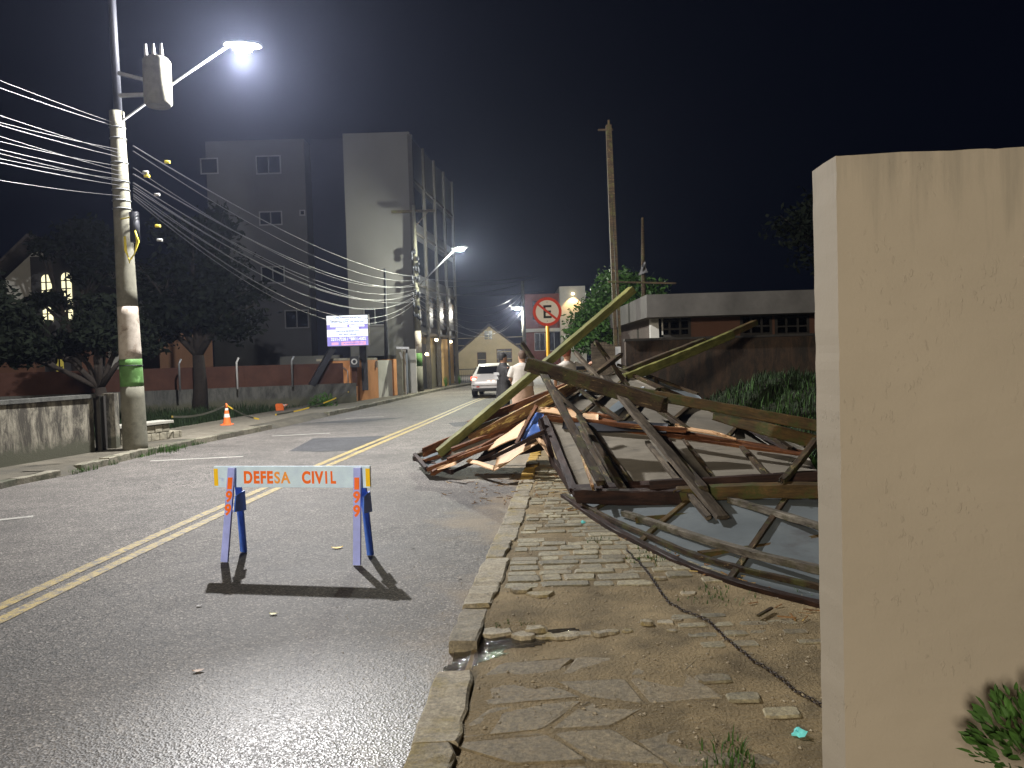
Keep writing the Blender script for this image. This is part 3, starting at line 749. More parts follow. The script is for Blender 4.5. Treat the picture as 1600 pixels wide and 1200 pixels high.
def panel(label, corners, mat, rails, name='hoarding_panel', warp=.03, seed=1, torn=0, railmat='wood_maroon', group=None):
    """collapsed panel: sheet plus its frame timbers. rails: list of (u0,v0,u1,v1,w,h,mat)"""
    Cn = [P(*q) for q in corners]; loc = sum(Cn, Vector())/4
    t = thing(name, label, 'panel', loc, group)
    mb, nr = sheetmb(Cn, 16, warp, .010, seed, torn); part('sheet', mb, mat, t)
    def at(u, v): A, B, C_, D_ = Cn; return A*(1-u)*(1-v)+B*u*(1-v)+C_*u*v+D_*(1-u)*v
    for k, rl in enumerate(rails):
        u0, v0, u1, v1, w_, h_ = rl[:6]; mt = rl[6] if len(rl) > 6 else railmat
        a = at(u0, v0)+nr*(h_*.5+.005); b = at(u1, v1)+nr*(h_*.5+.005)
        rail_between(a, b, w_, h_, mt, t, nr, k+seed*31)
    return t
def rail_between(A, B, w_, h_, mat, parent, nr, seed):
    L = (B-A).length; x = (B-A).normalized(); y = nr.cross(x).normalized(); z = x.cross(y); rr = random.Random(seed); n = max(5, int(L/.15)); mb = MB(); rings = []
    for i in range(n+1):
        cx = L*i/n; ring = []
        for (u, v) in ((-1, -.9), (-.92, -1), (.92, -1), (1, -.9), (1, .9), (.92, 1), (-.92, 1), (-1, .9)):
            ring.append(Vector((cx, u*w_/2+rr.uniform(-.002, .002), v*h_/2+rr.uniform(-.003, .003))))
        rings.append(ring)
    mb.loft(rings, smooth=False); o = bpy.data.objects.new('frame_rail', mb.mesh('frame_rail')); COL.objects.link(o); o.data.materials.append(M[mat])
    m4 = Matrix.Identity(4)
    for i in range(3): m4[i][0] = x[i]; m4[i][1] = y[i]; m4[i][2] = z[i]
    m4.translation = A-absloc(parent); o.matrix_basis = m4; o.parent = parent; return o

def curve_rail(name, pts, w_, h_, mat, parent=None, seed=1, label=None, cat='rail'):
    rr = random.Random(seed); A, B = pts[0], pts[-1]; x, y, z = onb(B-A, Vector((0, 0, 1))); m3 = Matrix((x, y, z)); fine = []
    for a, b in zip(pts, pts[1:]):
        k = max(1, int((b-a).length/.10)); fine += [a+(b-a)*i/k for i in range(k)]
    fine.append(pts[-1]); loc = [m3 @ (p-A) for p in fine]; rings = []
    for i, p in enumerate(loc):
        d = (loc[min(i+1, len(loc)-1)]-loc[max(i-1, 0)]); d.z = 0; d.normalize(); s_ = Vector((-d.y, d.x, 0))
        rings.append([p+s_*(u*w_/2*rr.uniform(.92, 1.06))+Vector((0, 0, v*h_/2+rr.uniform(-.003, .003))) for u, v in ((-1, -.85), (-.9, -1), (.9, -1), (1, -.85), (1, .85), (.9, 1), (-.9, 1), (-1, .85))])
    mb = MB(); mb.loft(rings, smooth=False); o = bpy.data.objects.new(name, mb.mesh(name)); COL.objects.link(o); o.data.materials.append(M[mat])
    m4 = Matrix.Identity(4)
    for i in range(3): m4[i][0] = x[i]; m4[i][1] = y[i]; m4[i][2] = z[i]
    m4.translation = A-(absloc(parent) if parent else Vector((0, 0, 0))); o.matrix_basis = m4
    if parent: o.parent = parent
    else: tag(o, label, cat)
    return o
def sm3(pl, it=2):
    for _ in range(it):
        out = [pl[0]]
        for a, b in zip(pl, pl[1:]): out += [a*.75+b*.25, a*.25+b*.75]
        pl = out+[pl[-1]]
    return pl
def along(pl, t):
    L = [(b-a).length for a, b in zip(pl, pl[1:])]; T = t*sum(L)
    for k, l_ in enumerate(L):
        if T <= l_: return pl[k]+(pl[k+1]-pl[k])*(T/l_)
        T -= l_
    return pl[-1]
def lowest_panel():
    near = sm3([G(880, 777, .075), G(920, 806, .07), G(960, 832, .065), G(1010, 858, .06), G(1060, 883, .06), G(1110, 903, .06), G(1160, 920, .06), G(1275, 950, .06), G(1330, 962, .06)])
    far = sm3([P(900, 770, .14), P(1062, 772, .26), P(1200, 766, .34), P(1500, 758, .36)])
    loc = sum(near, Vector())/len(near); t = thing('hoarding_panel', 'long curved grey sheet panel in dark frame lying lowest, nearest the camera', 'panel', loc)
    nu, nv = 40, 16; vs = []
    def at(u, v):
        a = along(near, u); b = along(far, u); q = a+(b-a)*v; q = q.copy(); q.z += .016*noise.noise(Vector((u*4, v*3, 2)))+.03*math.sin(math.pi*v)*math.sin(math.pi*u); return q
    for j in range(nv+1):
        for i in range(nu+1): vs.append(at(i/nu, j/nv))
    m_ = len(vs); vs += [v-Vector((0, 0, .010)) for v in vs]; fs = []
    for j in range(nv):
        for i in range(nu): a = j*(nu+1)+i; f = (a, a+1, a+nu+2, a+nu+1); fs.append(f); fs.append(tuple(m_+k for k in f[::-1]))
    rim = list(range(nu+1))+[(j+1)*(nu+1)-1 for j in range(1, nv+1)]+[nv*(nu+1)+i for i in range(nu-1, -1, -1)]+[j*(nu+1) for j in range(nv-1, 0, -1)]
    for k in range(len(rim)): a, b = rim[k], rim[(k+1) % len(rim)]; fs.append((a, b, m_+b, m_+a))
    mb = MB(); mb.add(vs, fs, True); part('sheet', mb, 'sheet_cool_lit', t)
    up = Vector((0, 0, .03))
    curve_rail('frame_rail', [p+Vector((0, 0, .012)) for p in near], .062, .062, 'wood_maroon', t, 1)
    curve_rail('frame_rail', [at(k/20, .075)+Vector((0, 0, .028)) for k in range(21)], .042, .035, 'wood_dark', t, 2)
    curve_rail('frame_rail', [at(k/20, .99)+up for k in range(21)], .06, .05, 'wood_maroon', t, 3)
    
    for k, (u0, u1) in enumerate(((.24, .19), (.52, .40), (.80, .62))):
        curve_rail('cross_rail', [at(u0+(u1-u0)*q/8, q/8)+up*.7 for q in range(9)], .045, .026, 'wood_olive' if k % 2 else 'wood_dark', t, 5+k)
    mb = MB(); pts = [p+Vector((-.028, -.034, -.035)) for p in near]; mb.tube(pts, .008, 6); part('metal_edging', mb, 'frame_white', t)
    curve_rail('timber_rail', sm3([P(975, 802, .17), P(1060, 830, .17), P(1160, 862, .17), P(1300, 895, .19)]), .062, .05, 'wood_pale', None, 21, 'pale weathered rail lying diagonally over the lowest panel')
    curve_rail('timber_rail', sm3([P(1140, 781, .30), P(1200, 798, .28), P(1300, 828, .28)]), .055, .05, 'wood_pale', None, 22, 'second pale weathered rail lying right of the grey plank')
# big panel lying flat along the pavement (front strip)
lowest_panel()
# main slanting panel of taupe sheets
panel('broad taupe sheet panel leaning on the pile with maroon frame', [(897, 769, .14), (1290, 748, .36), (1262, 716, 8.6), (850, 656, 10.3)], 'sheet',
      [(0, 0, 0.005, 1, .085, .05), (.0, 0, 1, 0, .10, .06), (0, 1, 1, 1, .06, .05, 'wood_rust'), (.17, 0, .15, 1, .05, .04, 'wood_dark'), (.26, 0, .20, 1, .045, .04, 'wood_dark'), (.53, 0, .50, 1, .05, .03), (.60, 0, .57, 1, .035, .03, 'wood_dark'), (.80, 0, .78, 1, .05, .04, 'wood_dark')], warp=.05, seed=4)
panel('brown sheet panel at the back slope of the pile behind a torn edge', [(862, 648, 10.5), (1255, 712, 8.9), (1240, 700, 9.7), (962, 578, 12.4)], 'sheet',
      [(0, 0, 1, 0, .07, .05, 'wood_rust'), (.30, 0, .30, 1, .05, .04, 'wood_dark'), (.48, 0, .50, 1, .06, .05, 'wood_dark'), (.72, 0, .75, 1, .05, .04, 'wood_dark'), (0, 1, 1, 1, .06, .05, 'wood_dark'), (.12, 0, .1, 1, .05, .04, 'wood_dark')], warp=.06, seed=5)
panel('pale grey sheet in painted bluish light at the top left of the pile beneath the mossy beam', [(868, 640, 10.9), (960, 655, 10.2), (1008, 606, 11.6), (925, 602, 12.2)], 'sheet_cool_lit',
      [(0, 0, 1, 0, .05, .04, 'wood_rust'), (0, 0, 0, 1, .05, .04, 'wood_dark')], warp=.05, seed=6)
panel('grey corrugated sheet in painted bluish light on the far ridge of the pile', [(948, 592, 12.2), (1110, 640, 11.0), (1090, 618, 12.0), (965, 572, 13.2)], 'sheet_cool_lit',
      [(0, 0, 1, 0, .05, .04, 'wood_dark'), (0, 1, 1, 1, .05, .04, 'wood_dark'), (.5, 0, .5, 1, .05, .04, 'wood_dark')], warp=.04, seed=7)
panel('grey torn sheet at the right back edge of the pile by the grass', [(1125, 650, 10.2), (1262, 722, 8.6), (1258, 700, 9.2), (1150, 640, 10.9)], 'sheet',
      [(0, 0, 1, 0, .07, .05, 'wood_maroon'), (0, 1, 1, 1, .05, .04, 'wood_dark')], warp=.06, seed=8)
# left wing over the road
panel('narrow grey sheet panel sticking out over the road, lowest on the left', [(668, 737, .10), (855, 668, .62), (850, 652, .72), (650, 715, .14)], 'sheet_cool_lit',
      [(0, 0, 1, 0, .06, .05, 'wood_rust'), (0, 1, 1, 1, .06, .05, 'wood_dark'), (0, 0, 0, 1, .05, .07), (.0, .5, 1, .5, .05, .05, 'wood_rust'), (.45, 0, .45, 1, .04, .03, 'wood_dark')], warp=.02, seed=9)
panel('grey sheet panel behind the peeling yellow board on the left wing', [(700, 722, .22), (868, 655, .66), (880, 625, 11.4), (712, 690, .42)], 'sheet',
      [(0, 1, 1, 1, .05, .10, 'wood_dark'), (0, 0, 1, 0, .05, .05, 'wood_rust'), (0, .5, 1, .5, .05, .05, 'wood_rust')], warp=.02, seed=10)
panel('brown underside panel closing the left flank of the pile', [(742, 722, .12), (856, 700, .25), (850, 660, .68), (770, 690, .40)], 'wood_maroon',
      [(0, 0, 1, 0, .05, .04)], warp=.02, seed=12)

def plate(name, label, c, mat, thick=.012, warp=.015, seed=3, cat='panel'):
    mb, nr = sheetmb([P(*q) for q in c], 18 if 'torn' in name else 10, warp, thick, seed, .09 if 'torn' in name else 0); return solo(name, mb, mat, label, cat)
plate('plywood_strip', 'pale bent plywood strip hanging low above the road, left half', [(728, 720, 10.5), (770, 734, 9.85), (772, 727, 9.95), (735, 716, 10.6)], 'plywood', seed=1)
plate('plywood_sheet', 'pale peach plywood sheet folded up beside the yellow kerb', [(770, 734, 9.85), (846, 690, 9.9), (838, 681, 10.1), (778, 703, 10.2)], 'plywood', seed=2, warp=.04)
plate('plywood_sheet', 'bright triangular plywood flap under the pile peak by the kerb', [(838, 684, 9.9), (858, 712, 9.3), (853, 697, 9.7), (846, 680, 10.0)], 'plywood', seed=4)
plate('plywood_sheet', 'orange lit plywood board inside the left wing', [(762, 703, 10.4), (812, 682, 10.2), (822, 655, 10.5), (775, 688, 10.7)], 'plywood', seed=5)
plate('plywood_sheet', 'pinkish splintered plywood end at the far left tip over the road', [(669, 739, .07), (712, 726, .24), (712, 721, .27), (690, 727, .20)], 'plywood', seed=6)
plate('plastic_sheet', 'shiny blue plastic sheet wedged under the pile peak', [(813, 689, 10.0), (850, 670, 9.9), (852, 645, 10.5), (836, 641, 10.6)], 'blue_plastic', seed=7, warp=.09, cat='sheet')
plate('torn_lining', 'pale torn lining strip along the top of the taupe panel, left', [(838, 643, 10.45), (935, 655, 10.0), (935, 646, 10.2), (842, 634, 10.7)], 'plywood', seed=8, warp=.04, cat='sheet')
plate('torn_lining', 'pale torn lining strip along the top of the taupe panel, right', [(1055, 667, 9.35), (1150, 688, 9.0), (1150, 684, 9.1), (1055, 660, 9.5)], 'plywood', seed=9, warp=.03, cat='sheet')

plate('torn_lining', 'dark ragged sheet put in as the shade of the gap behind the rotten plank', [(878, 668, 9.9), (1040, 676, 9.3), (1045, 660, 9.6), (880, 655, 10.2)], 'dark_metal', seed=22, warp=.05, cat='sheet')  # shaded gap in the pile drawn as a dark sheet
B_ = [
 ('timber_pole', 'long yellow green timber pole rising steeply over the whole pile', (688, 706, .30), (985, 455, 12.2), .135, .115, 'wood_green'),
 ('timber_beam', 'thick dark mossy beam crossing the top of the pile from the peak', (828, 570, 9.6), (1035, 632, 8.8), .17, .175, 'wood_dark'),
 ('timber_beam', 'long orange brown beam running right toward the plaster wall', (985, 611, 9.4), (1290, 668, 8.0), .11, .12, 'wood_olive'),
 ('timber_beam', 'green brown beam just under the long orange brown beam', (1120, 648, 9.0), (1290, 694, 8.0), .12, .14, 'wood_olive'),
 ('timber_plank', 'long grey plank sliding down the front of the pile to the lowest panel', (945, 590, 9.6), (1126, 806, .26), .11, .045, 'wood_grey'),
 ('timber_plank', 'thin edge strip beside the long grey plank', (1012, 692, 8.6), (1105, 806, .24), .05, .04, 'wood_grey'),
 ('timber_plank', 'dark rotten plank hanging from the mossy beam with splintered foot', (846, 578, 9.5), (938, 752, .40), .085, .05, 'wood_dark'),
 ('timber_plank', 'dark thin plank propped between the rotten plank and taupe sheets', (905, 650, 9.9), (972, 762, .30), .07, .045, 'wood_dark'),
 ('timber_stick', 'short grey stick of the crossed pair above the mossy beam, leaning right', (900, 551, 11.6), (945, 600, 10.6), .06, .05, 'wood_grey'),
 ('timber_stick', 'dark upright stick standing behind the crossed sticks', (932, 536, 11.9), (980, 602, 11.0), .06, .05, 'wood_dark'),
 ('timber_stick', 'brown stick of the crossed pair sloping down left', (905, 602, 10.6), (968, 556, 11.6), .07, .06, 'wood_dark'),
 ('timber_beam', 'yellow green beam pointing up right at the back of the pile', (975, 592, 12.0), (1140, 524, 14.0), .14, .14, 'wood_green'),
 ('timber_beam', 'dim green beam lying above the back beam near the house wall', (1030, 572, 13.0), (1178, 505, 15.0), .13, .11, 'wood_olive'),
 ('timber_beam', 'dark beam beside the yellow green one at the back', (955, 590, 12.2), (1095, 535, 13.8), .15, .12, 'wood_dark'),
 ('timber_board', 'rusty brown board pointing at the road, lower end nearest the left tip', (664, 706, .30), (745, 672, .52), .05, .125, 'wood_rust'),
 ('timber_board', 'thick peeling board with yellow paint on the left wing', (738, 686, .46), (905, 600, 11.3), .05, .15, 'wood_yellow'),
 ('timber_board', 'brown board above the peeling yellow board on the left wing', (735, 662, .62), (880, 606, 11.6), .05, .11, 'wood_rust'),
 ('timber_batten', 'long rust coloured batten along the lower left wing', (678, 738, .10), (840, 652, .72), .05, .07, 'wood_rust'),
 ('timber_batten', 'brown batten under the rust coloured one on the left wing', (705, 738, .06), (812, 690, .42), .04, .05, 'wood_maroon'),
 ('timber_batten', 'maroon batten standing at the left side of the blue plastic', (808, 692, 9.9), (837, 638, 10.5), .045, .045, 'wood_rust'),
 ('timber_batten', 'maroon batten sloping beneath the blue plastic', (773, 713, 9.95), (848, 675, 9.7), .05, .05, 'wood_maroon'),
 ('timber_board', 'maroon board folded over the kerb at the front of the peak', (845, 660, 10.0), (864, 722, .30), .05, .10, 'wood_maroon'),
 ('timber_board', 'maroon board continuing down to the lowest panel corner', (862, 718, .32), (900, 778, .10), .05, .10, 'wood_maroon'),
 ('timber_beam', 'dark maroon beam lying across the bottom of the taupe sheets', (905, 774, .22), (1062, 776, .30), .10, .14, 'wood_maroon'),
 ('timber_beam', 'olive brown beam running right from the dark maroon beam', (1060, 772, .32), (1300, 766, .40), .11, .12, 'wood_olive'),
 ('timber_beam', 'brown beam above the olive one at the lower right', (1020, 758, .38), (1300, 742, .46), .07, .09, 'wood_maroon'),
 ('timber_rail', 'thin mossy rail under the foot of the grey plank', (1000, 812, .16), (1240, 790, .24), .05, .05, 'wood_olive'),
 ('timber_rail', 'mossy crossbar over the lowest panel beneath the pale rail', (1100, 866, .12), (1300, 838, .18), .05, .05, 'wood_olive'),
 ('timber_stick', 'short leaning stick at the right edge of the pile by the wall', (1222, 752, .46), (1272, 690, 7.6), .06, .05, 'wood_dark'),
 ('timber_stick', 'dark stick lying on the taupe sheets at the right', (1150, 640, 9.6), (1232, 700, 8.8), .08, .05, 'wood_dark'),
 ('timber_plank', 'long dark plank running down behind the grey plank', (985, 640, 9.8), (1098, 762, .42), .08, .05, 'wood_dark'),
 ('timber_plank', 'dark plank on the brown back slope panel', (1000, 620, 10.4), (1070, 668, 9.4), .08, .05, 'wood_dark'),
 ('timber_board', 'splintered board with bright orange break near the rotten plank', (910, 712, 8.6), (926, 760, .36), .03, .05, 'wood_yellow'),
 ('timber_stick', 'grey stick hanging from the peak toward the bluish lit sheet', (862, 602, 10.4), (905, 645, 10.0), .05, .04, 'wood_grey'),
 ('timber_batten', 'thin batten lying on the bluish lit sheet right of the peak', (910, 612, 10.9), (968, 656, 10.0), .06, .04, 'wood_dark'),
 ('timber_board', 'narrow rust board along the torn edge of the taupe panel', (860, 652, 10.2), (1068, 672, 9.3), .05, .06, 'wood_rust'),
 ('timber_stick', 'thin upright branch at the peak rising left of the person with the phone', (818, 540, 10.2), (852, 590, 9.8), .055, .05, 'wood_dark'),
 ('timber_batten', 'dark batten forming the far left end of the wing', (649, 716, .16), (705, 737, .10), .05, .07, 'wood_maroon'),
]
for k, b in enumerate(B_):
    beam(b[0], b[1], b[2], b[3], b[4], b[5], b[6], cat=b[0].split('_')[1], rag=(.05, .06), bend=(rng.uniform(-.012, .012), rng.uniform(-.012, .012)), rot=rng.uniform(-12, 12))
# chips and splinters on the ground around the pile
mb = MB(); rr = random.Random(77)
for _ in range(240):
    px = rr.choice([rr.uniform(690, 1270), rr.uniform(740, 900)]); base_y = 745+max(0, (px-870))*.5 if px > 870 else 735
    q = G(px, base_y+rr.uniform(-10, 45), .07); 
    if q.x < interp(KR, q.y): z = .004
    else: z = gz(q.x, q.y)+.006
    a_ = rr.uniform(0, 3.14); ln = rr.uniform(.01, .055); d = Vector((math.cos(a_), math.sin(a_), rr.uniform(-.05, .15)))*ln; p = Vector((q.x, q.y, z+.004)); mb.bar(p-d, p+d, rr.uniform(.003, .012), rr.uniform(.002, .006))
struct('wood_splinters', mb, 'wood_yellow', 'stuff')

# ------------------------------------------------------------------ chain, litter, leaves
mb = MB(); cp = [(978, 858), (1005, 885), (1035, 925), (1062, 948), (1105, 968), (1140, 1000), (1165, 1022), (1205, 1048), (1245, 1078), (1300, 1110)]
cw = [G(x, y, .08) for x, y in cp]; tot = 0; pts = []
for a_, b_ in zip(cw, cw[1:]):
    n_ = max(1, int((b_-a_).length/.026))
    for i in range(n_): q = a_+(b_-a_)*i/n_; pts.append(Vector((q.x+.012*noise.noise(Vector((q.y*9, 0, 0))), q.y, gz(q.x, q.y)+.010)))
for i in range(len(pts)-1):
    d = (pts[i+1]-pts[i]).normalized(); c = (pts[i]+pts[i+1])/2; sd = Vector((-d.y, d.x, 0)) if i % 2 else Vector((0, 0, 1))
    ring = [c+d*(.017*math.cos(t_))+sd*(.009*math.sin(t_)) for t_ in [2*math.pi*k/10 for k in range(11)]]
    mb.tube(ring, .0028, 5, cap=False)
M['chain'] = simple('chain', (.045, .035, .03), .5, .3, 20, 0, metal=.5)
solo('chain', mb, 'chain', 'rusty dark chain lying across the dirt pavement', 'chain')
def leaf(label, px, py, s_, col, ang, z=0.0, curl=.25):
    g0 = G(px, py, z); mb = MB(); n = 8; vs = []
    for i in range(n+1):
        t_ = i/n; w_ = .32*math.sin(math.pi*t_)**.8*s_; x = (t_-.5)*s_
        for k in (-1, 0, 1): vs.append(Vector((x, k*w_, -.5*(abs(k)*curl*s_*.25)+.06*s_*curl+.5*curl*s_*(t_-.5)**2)))
    rot = Matrix.Rotation(ang, 3, 'Z')
    vs = [rot @ v+Vector((g0.x, g0.y, z+.011)) for v in vs]
    mb.add(vs, [(3*i+k, 3*i+3+k, 3*i+4+k, 3*i+1+k) for i in range(n) for k in (0, 1)], True)
    return solo('fallen_leaf', mb, simple('leaf_'+label[:6], col, .5, .3, 30, 0), label, 'leaf')
leaf('yellow leaf on the road between the barricade legs', 527, 857, .10, (.62, .42, .02), .2, curl=.5)
leaf('tiny dark leaf on the road right of the barricade', 645, 857, .04, (.03, .02, .015), .5)
leaf('small green yellow leaf on the road below the barricade', 427, 961, .055, (.40, .36, .03), -.1, curl=.4)
leaf('dark brown leaf left of the green yellow leaf', 311, 948, .045, (.05, .03, .015), .4, curl=.4)
leaf('brown curled leaf lowest on the road', 310, 1050, .06, (.30, .17, .08), .3, curl=.4)
leaf('pale dry leaf near the fallen panels on the road', 718, 905, .04, (.10, .06, .04), 1.0)
mb = MB(); g0 = G(1195, 958, .08); q = G(1206, 953, .08); q0 = G(1184, 965, .08); mb.bar(q0+Vector((0, 0, .01)), q+Vector((0, 0, .012)), .016, .012)
solo('wood_chip', mb, 'wood_dark', 'small black wood chip lying on the dirt near the wall', 'chip')
M['cyan'] = simple('cyan', (.18, .72, .75), .35, .2, 20, .5, 30, .004)
for px, py, s_, lb in ((1248, 1138, .028, 'crumpled turquoise wrapper in the grass at the wall foot'), (911, 814, .022, 'small turquoise scrap on the pavers by the lowest panel')):
    g0 = G(px, py, .09); mb = MB(); rr = random.Random(px)
    mb.ell((g0.x, g0.y, gz(g0.x, g0.y)+s_*.4), (s_, s_*.7, s_*.6), 8, 6); mb.v = [v+Vector([rr.uniform(-.25, .25)*s_ for _ in range(3)]) for v in mb.v]; mb.sm = [False]*len(mb.f)
    solo('litter', mb, 'cyan', lb, 'litter')

# ------------------------------------------------------------------ no-parking sign
sc = P(855, 487, 13.4); rad = 22.5/1200*13.4
t = thing('no_parking_sign', 'round red and white no parking sign on a yellow post', 'sign', (sc.x, sc.y, .07))
M['sign_white'] = simple('sign_white', (.78, .72, .64), .4, .05, 8, 0); M['sign_red'] = simple('sign_red', (.62, .045, .02), .4, .08, 8, 0)
M['sign_black'] = simple('sign_black', (.012, .012, .012), .4, .1, 8, 0); M['sign_yellow'] = simple('sign_yellow', (.66, .36, .02), .45, .15, 9, .1)
def disc(mb, c, r0, r1, y0, y1, n=48):
    vs = []
    for k in range(n):
        a_ = 2*math.pi*k/n
        for r_, yy in ((r0, y0), (r1, y0), (r1, y1), (r0, y1)): vs.append((c.x+r_*math.cos(a_), c.y+yy, c.z+r_*math.sin(a_)))
    mb.add(vs, [(4*k+j, 4*k+(j+1) % 4, 4*((k+1) % n)+(j+1) % 4, 4*((k+1) % n)+j) for k in range(n) for j in range(4)])
mb = MB(); disc(mb, sc, .0005, rad*.97, -.002, .002); plate_ = part('sign_plate', mb, 'sign_white', t)
mb = MB(); disc(mb, sc, rad*.80, rad, -.006, .003); part('red_ring', mb, 'sign_red', plate_)
mb = MB(); th_ = rad*.15; e_h = rad*.90; e_w = rad*.56; o = sc+Vector((rad*.02, -.006, 0))
for dz in (-1, 0, 1): ww = e_w if dz else e_w*.92; mb.box((o.x-e_w/2, o.y-.002, o.z+dz*(e_h/2-th_/2)-th_/2-(0.0 if dz else .0)), (o.x-e_w/2+ww, o.y+.002, o.z+dz*(e_h/2-th_/2)+th_/2))
mb.box((o.x-e_w/2-.001, o.y-.0015, o.z-e_h/2+.001), (o.x-e_w/2+th_, o.y+.0015, o.z+e_h/2-.001)); part('letter', mb, 'sign_black', plate_)
mb = MB(); dd = Vector((math.cos(R(-40)), 0, math.sin(R(-40)))); c = sc+Vector((0, -.011, 0)); mb.bar(c-dd*rad*.86, c+dd*rad*.86, .004, rad*.15, up=Vector((0, 1, 0)).cross(dd)); part('red_slash', mb, 'sign_red', plate_)
mb = MB()
for s_ in (-1, 1): mb.tube([sc+Vector((0, -.012, s_*rad*.66)), sc+Vector((0, -.004, s_*rad*.66))], .008, 8)
part('bolt', mb, 'metal', plate_)
mb = MB(); mb.tube([(sc.x, sc.y+.034, .0), (sc.x, sc.y+.034, sc.z+rad*.8)], .031, 14); part('post', mb, 'sign_yellow', t)

# ------------------------------------------------------------------ poles, lamps, cables
pb = G(212, 702, .10); PX, PY_ = pb.x, pb.y
def prad(z): return .222-.0155*z*1.0 if z < 6 else .129-.004*(z-6)
t = thing('utility_pole', 'tall concrete utility pole with white and green painted bands, nearest on the left', 'utility pole', (PX, PY_, .10))
zs = [0, .4, .8, 1.285]; 
def cyl(z0, z1, mat, extra=0, name='shaft', n=6):
    mb = MB(); zz = [z0+(z1-z0)*i/n for i in range(n+1)]; mb.tube([(PX-.010*z, PY_, z) for z in zz], [prad(z)+extra for z in zz], 24, cap=True); return part(name, mb, mat, t)
cyl(0, 1.29, 'concrete_pole'); cyl(1.29, 1.80, 'pole_green', .002, 'green_band'); cyl(1.80, 2.78, 'pole_white', .002, 'white_band'); cyl(2.78, 6.4, 'concrete_pole', 0, 'shaft', 12)
mb = MB(); mb.tube([(PX-.06, PY_+.05, 6.2), (PX-.10, PY_+.05, 11)], [.075, .06], 12); part('steel_extension', mb, 'dark_metal', t)
mb = MB(); mb.tube([(PX-.017+(prad(1.68)+.006)*math.cos(a_), PY_+(prad(1.68)+.006)*math.sin(a_), 1.68) for a_ in [2*math.pi*k/24 for k in range(25)]], .010, 6, cap=False); part('wire_tie', mb, 'dark_metal', t)
for z in (4.95, 5.1, 5.45, 5.9, 6.1, 4.75, 4.6):
    mb = MB(); r_ = prad(z)+.008; mb.tube([(PX-.010*z+r_*math.cos(a_), PY_+r_*math.sin(a_), z) for a_ in [2*math.pi*k/20 for k in range(21)]], .011, 5, cap=False); part('clamp', mb, 'metal', t)
mb = MB(); cx = PX+.30-.04; mb.tube([(cx, PY_-.18, 3.95), (cx, PY_-.18, 4.5)], .085, 16); cb_ = part('junction_canister', mb, 'dark_metal', t)
M['yellow_cable'] = simple('yellow_cable', (.75, .62, .08), .4, .1, 10, 0)
for k in range(3):
    mb = MB(); mb.tube([(cx-.17+.02*k, PY_-.24-.02*k, 4.05), (cx-.16+.015*k, PY_-.26, 3.8), (cx-.08, PY_-.27, 3.62-.03*k), (cx+.01, PY_-.26, 3.72), (cx+.06+.02*k, PY_-.25, 3.95), (cx+.04, PY_-.25, 4.15)], .011, 6); part('cable_loop', mb, 'yellow_cable', t)
mb = MB(); mb.tube([(PX, PY_-.17, 4.38), (cx-.05, PY_-.24, 4.40), (cx, PY_-.25, 4.33)], .012, 6); part('cable_loop', mb, 'yellow_cable', t)
for k, (px, py) in enumerate(((228, 268), (230, 274), (246, 303), (247, 352), (250, 374), (262, 252))):
    q = P(px, py, 13.6); mb = MB(); mb.tube([q-Vector((.05, 0, .01)), q+Vector((.04, 0, -.015))], .025, 8); part('connector', mb, 'yellow_cable' if k % 2 else 'frame_white', t)
# transformer box near the lamp
q = P(246, 130, 13.9); mb = MB(); mb.tube([q-Vector((0, 0, .42)), q-Vector((0, 0, .36)), q+Vector((0, 0, .38)), q+Vector((0, 0, .44))], [.20, .24, .24, .20], 20); tr = part('transformer', mb, 'concrete_pole', t)
for s_ in (-.14, 0, .14): mb = MB(); mb.tube([q+Vector((s_, -.1, .42)), q+Vector((s_, -.1, .66))], [.035, .02], 8); part('insulator', mb, 'frame_white', tr)
mb = MB(); mb.bar(q+Vector((-.7, 0, .2)), q, .06, .06); mb.bar(q+Vector((-.7, 0, -.2)), q+Vector((0, 0, -.2)), .06, .06); part('bracket', mb, 'metal', t)
M['lamp_glow'] = emissive('lamp_glow', (.93, .96, 1.0), 160); M['lamp_glow_green'] = emissive('lamp_glow_green', (1.0, 1.0, .80), 45)
def lamp_head(par, pos, d, glow, sc_=1.0, arm=None):
    """d: horizontal direction from pole to lamp"""
    sd = Vector((-d.y, d.x, 0)); mb = MB(); rings = []
    for u, w_, zt_, zb in ((-.36, .05, .03, -.03), (-.30, .11, .05, -.04), (0, .15, .06, -.05), (.28, .13, .05, -.05), (.36, .07, .02, -.04)):
        c = pos+d*u*sc_; rings.append([c+sd*(w_*math.cos(a_))*sc_+Vector((0, 0, (zt_ if math.sin(a_) > 0 else -zb)*math.sin(a_)*sc_)) for a_ in [2*math.pi*k/16 for k in range(16)]])
    mb.loft(rings); h = part('lamp_head', mb, 'metal', par)
    mb = MB(); c = pos+Vector((0, 0, -.06*sc_)); mb.ell(c, (.19*sc_, .19*sc_, .075*sc_), 16, 8); part('lamp_lens', mb, glow, h)
    return h
a0 = Vector((PX-.04, PY_-.05, 6.15)); d = Vector((LAMP1.x-a0.x, LAMP1.y-a0.y, 0)).normalized()
mb = MB(); mb.tube([a0-Vector((0, 0, .5)), a0, a0+(LAMP1-a0)*.5+Vector((0, 0, .12)), LAMP1-d*.25], .024, 8); arm = part('lamp_arm', mb, 'metal', t)
lamp_head(t, LAMP1+Vector((0, 0, .03)), d, 'lamp_glow')
for k in range(3): mb = MB(); q = Vector((PX-.2+.25*k, PY_, 8.4)); mb.tube([q, q+Vector((0, 0, .2))], .04, 8)

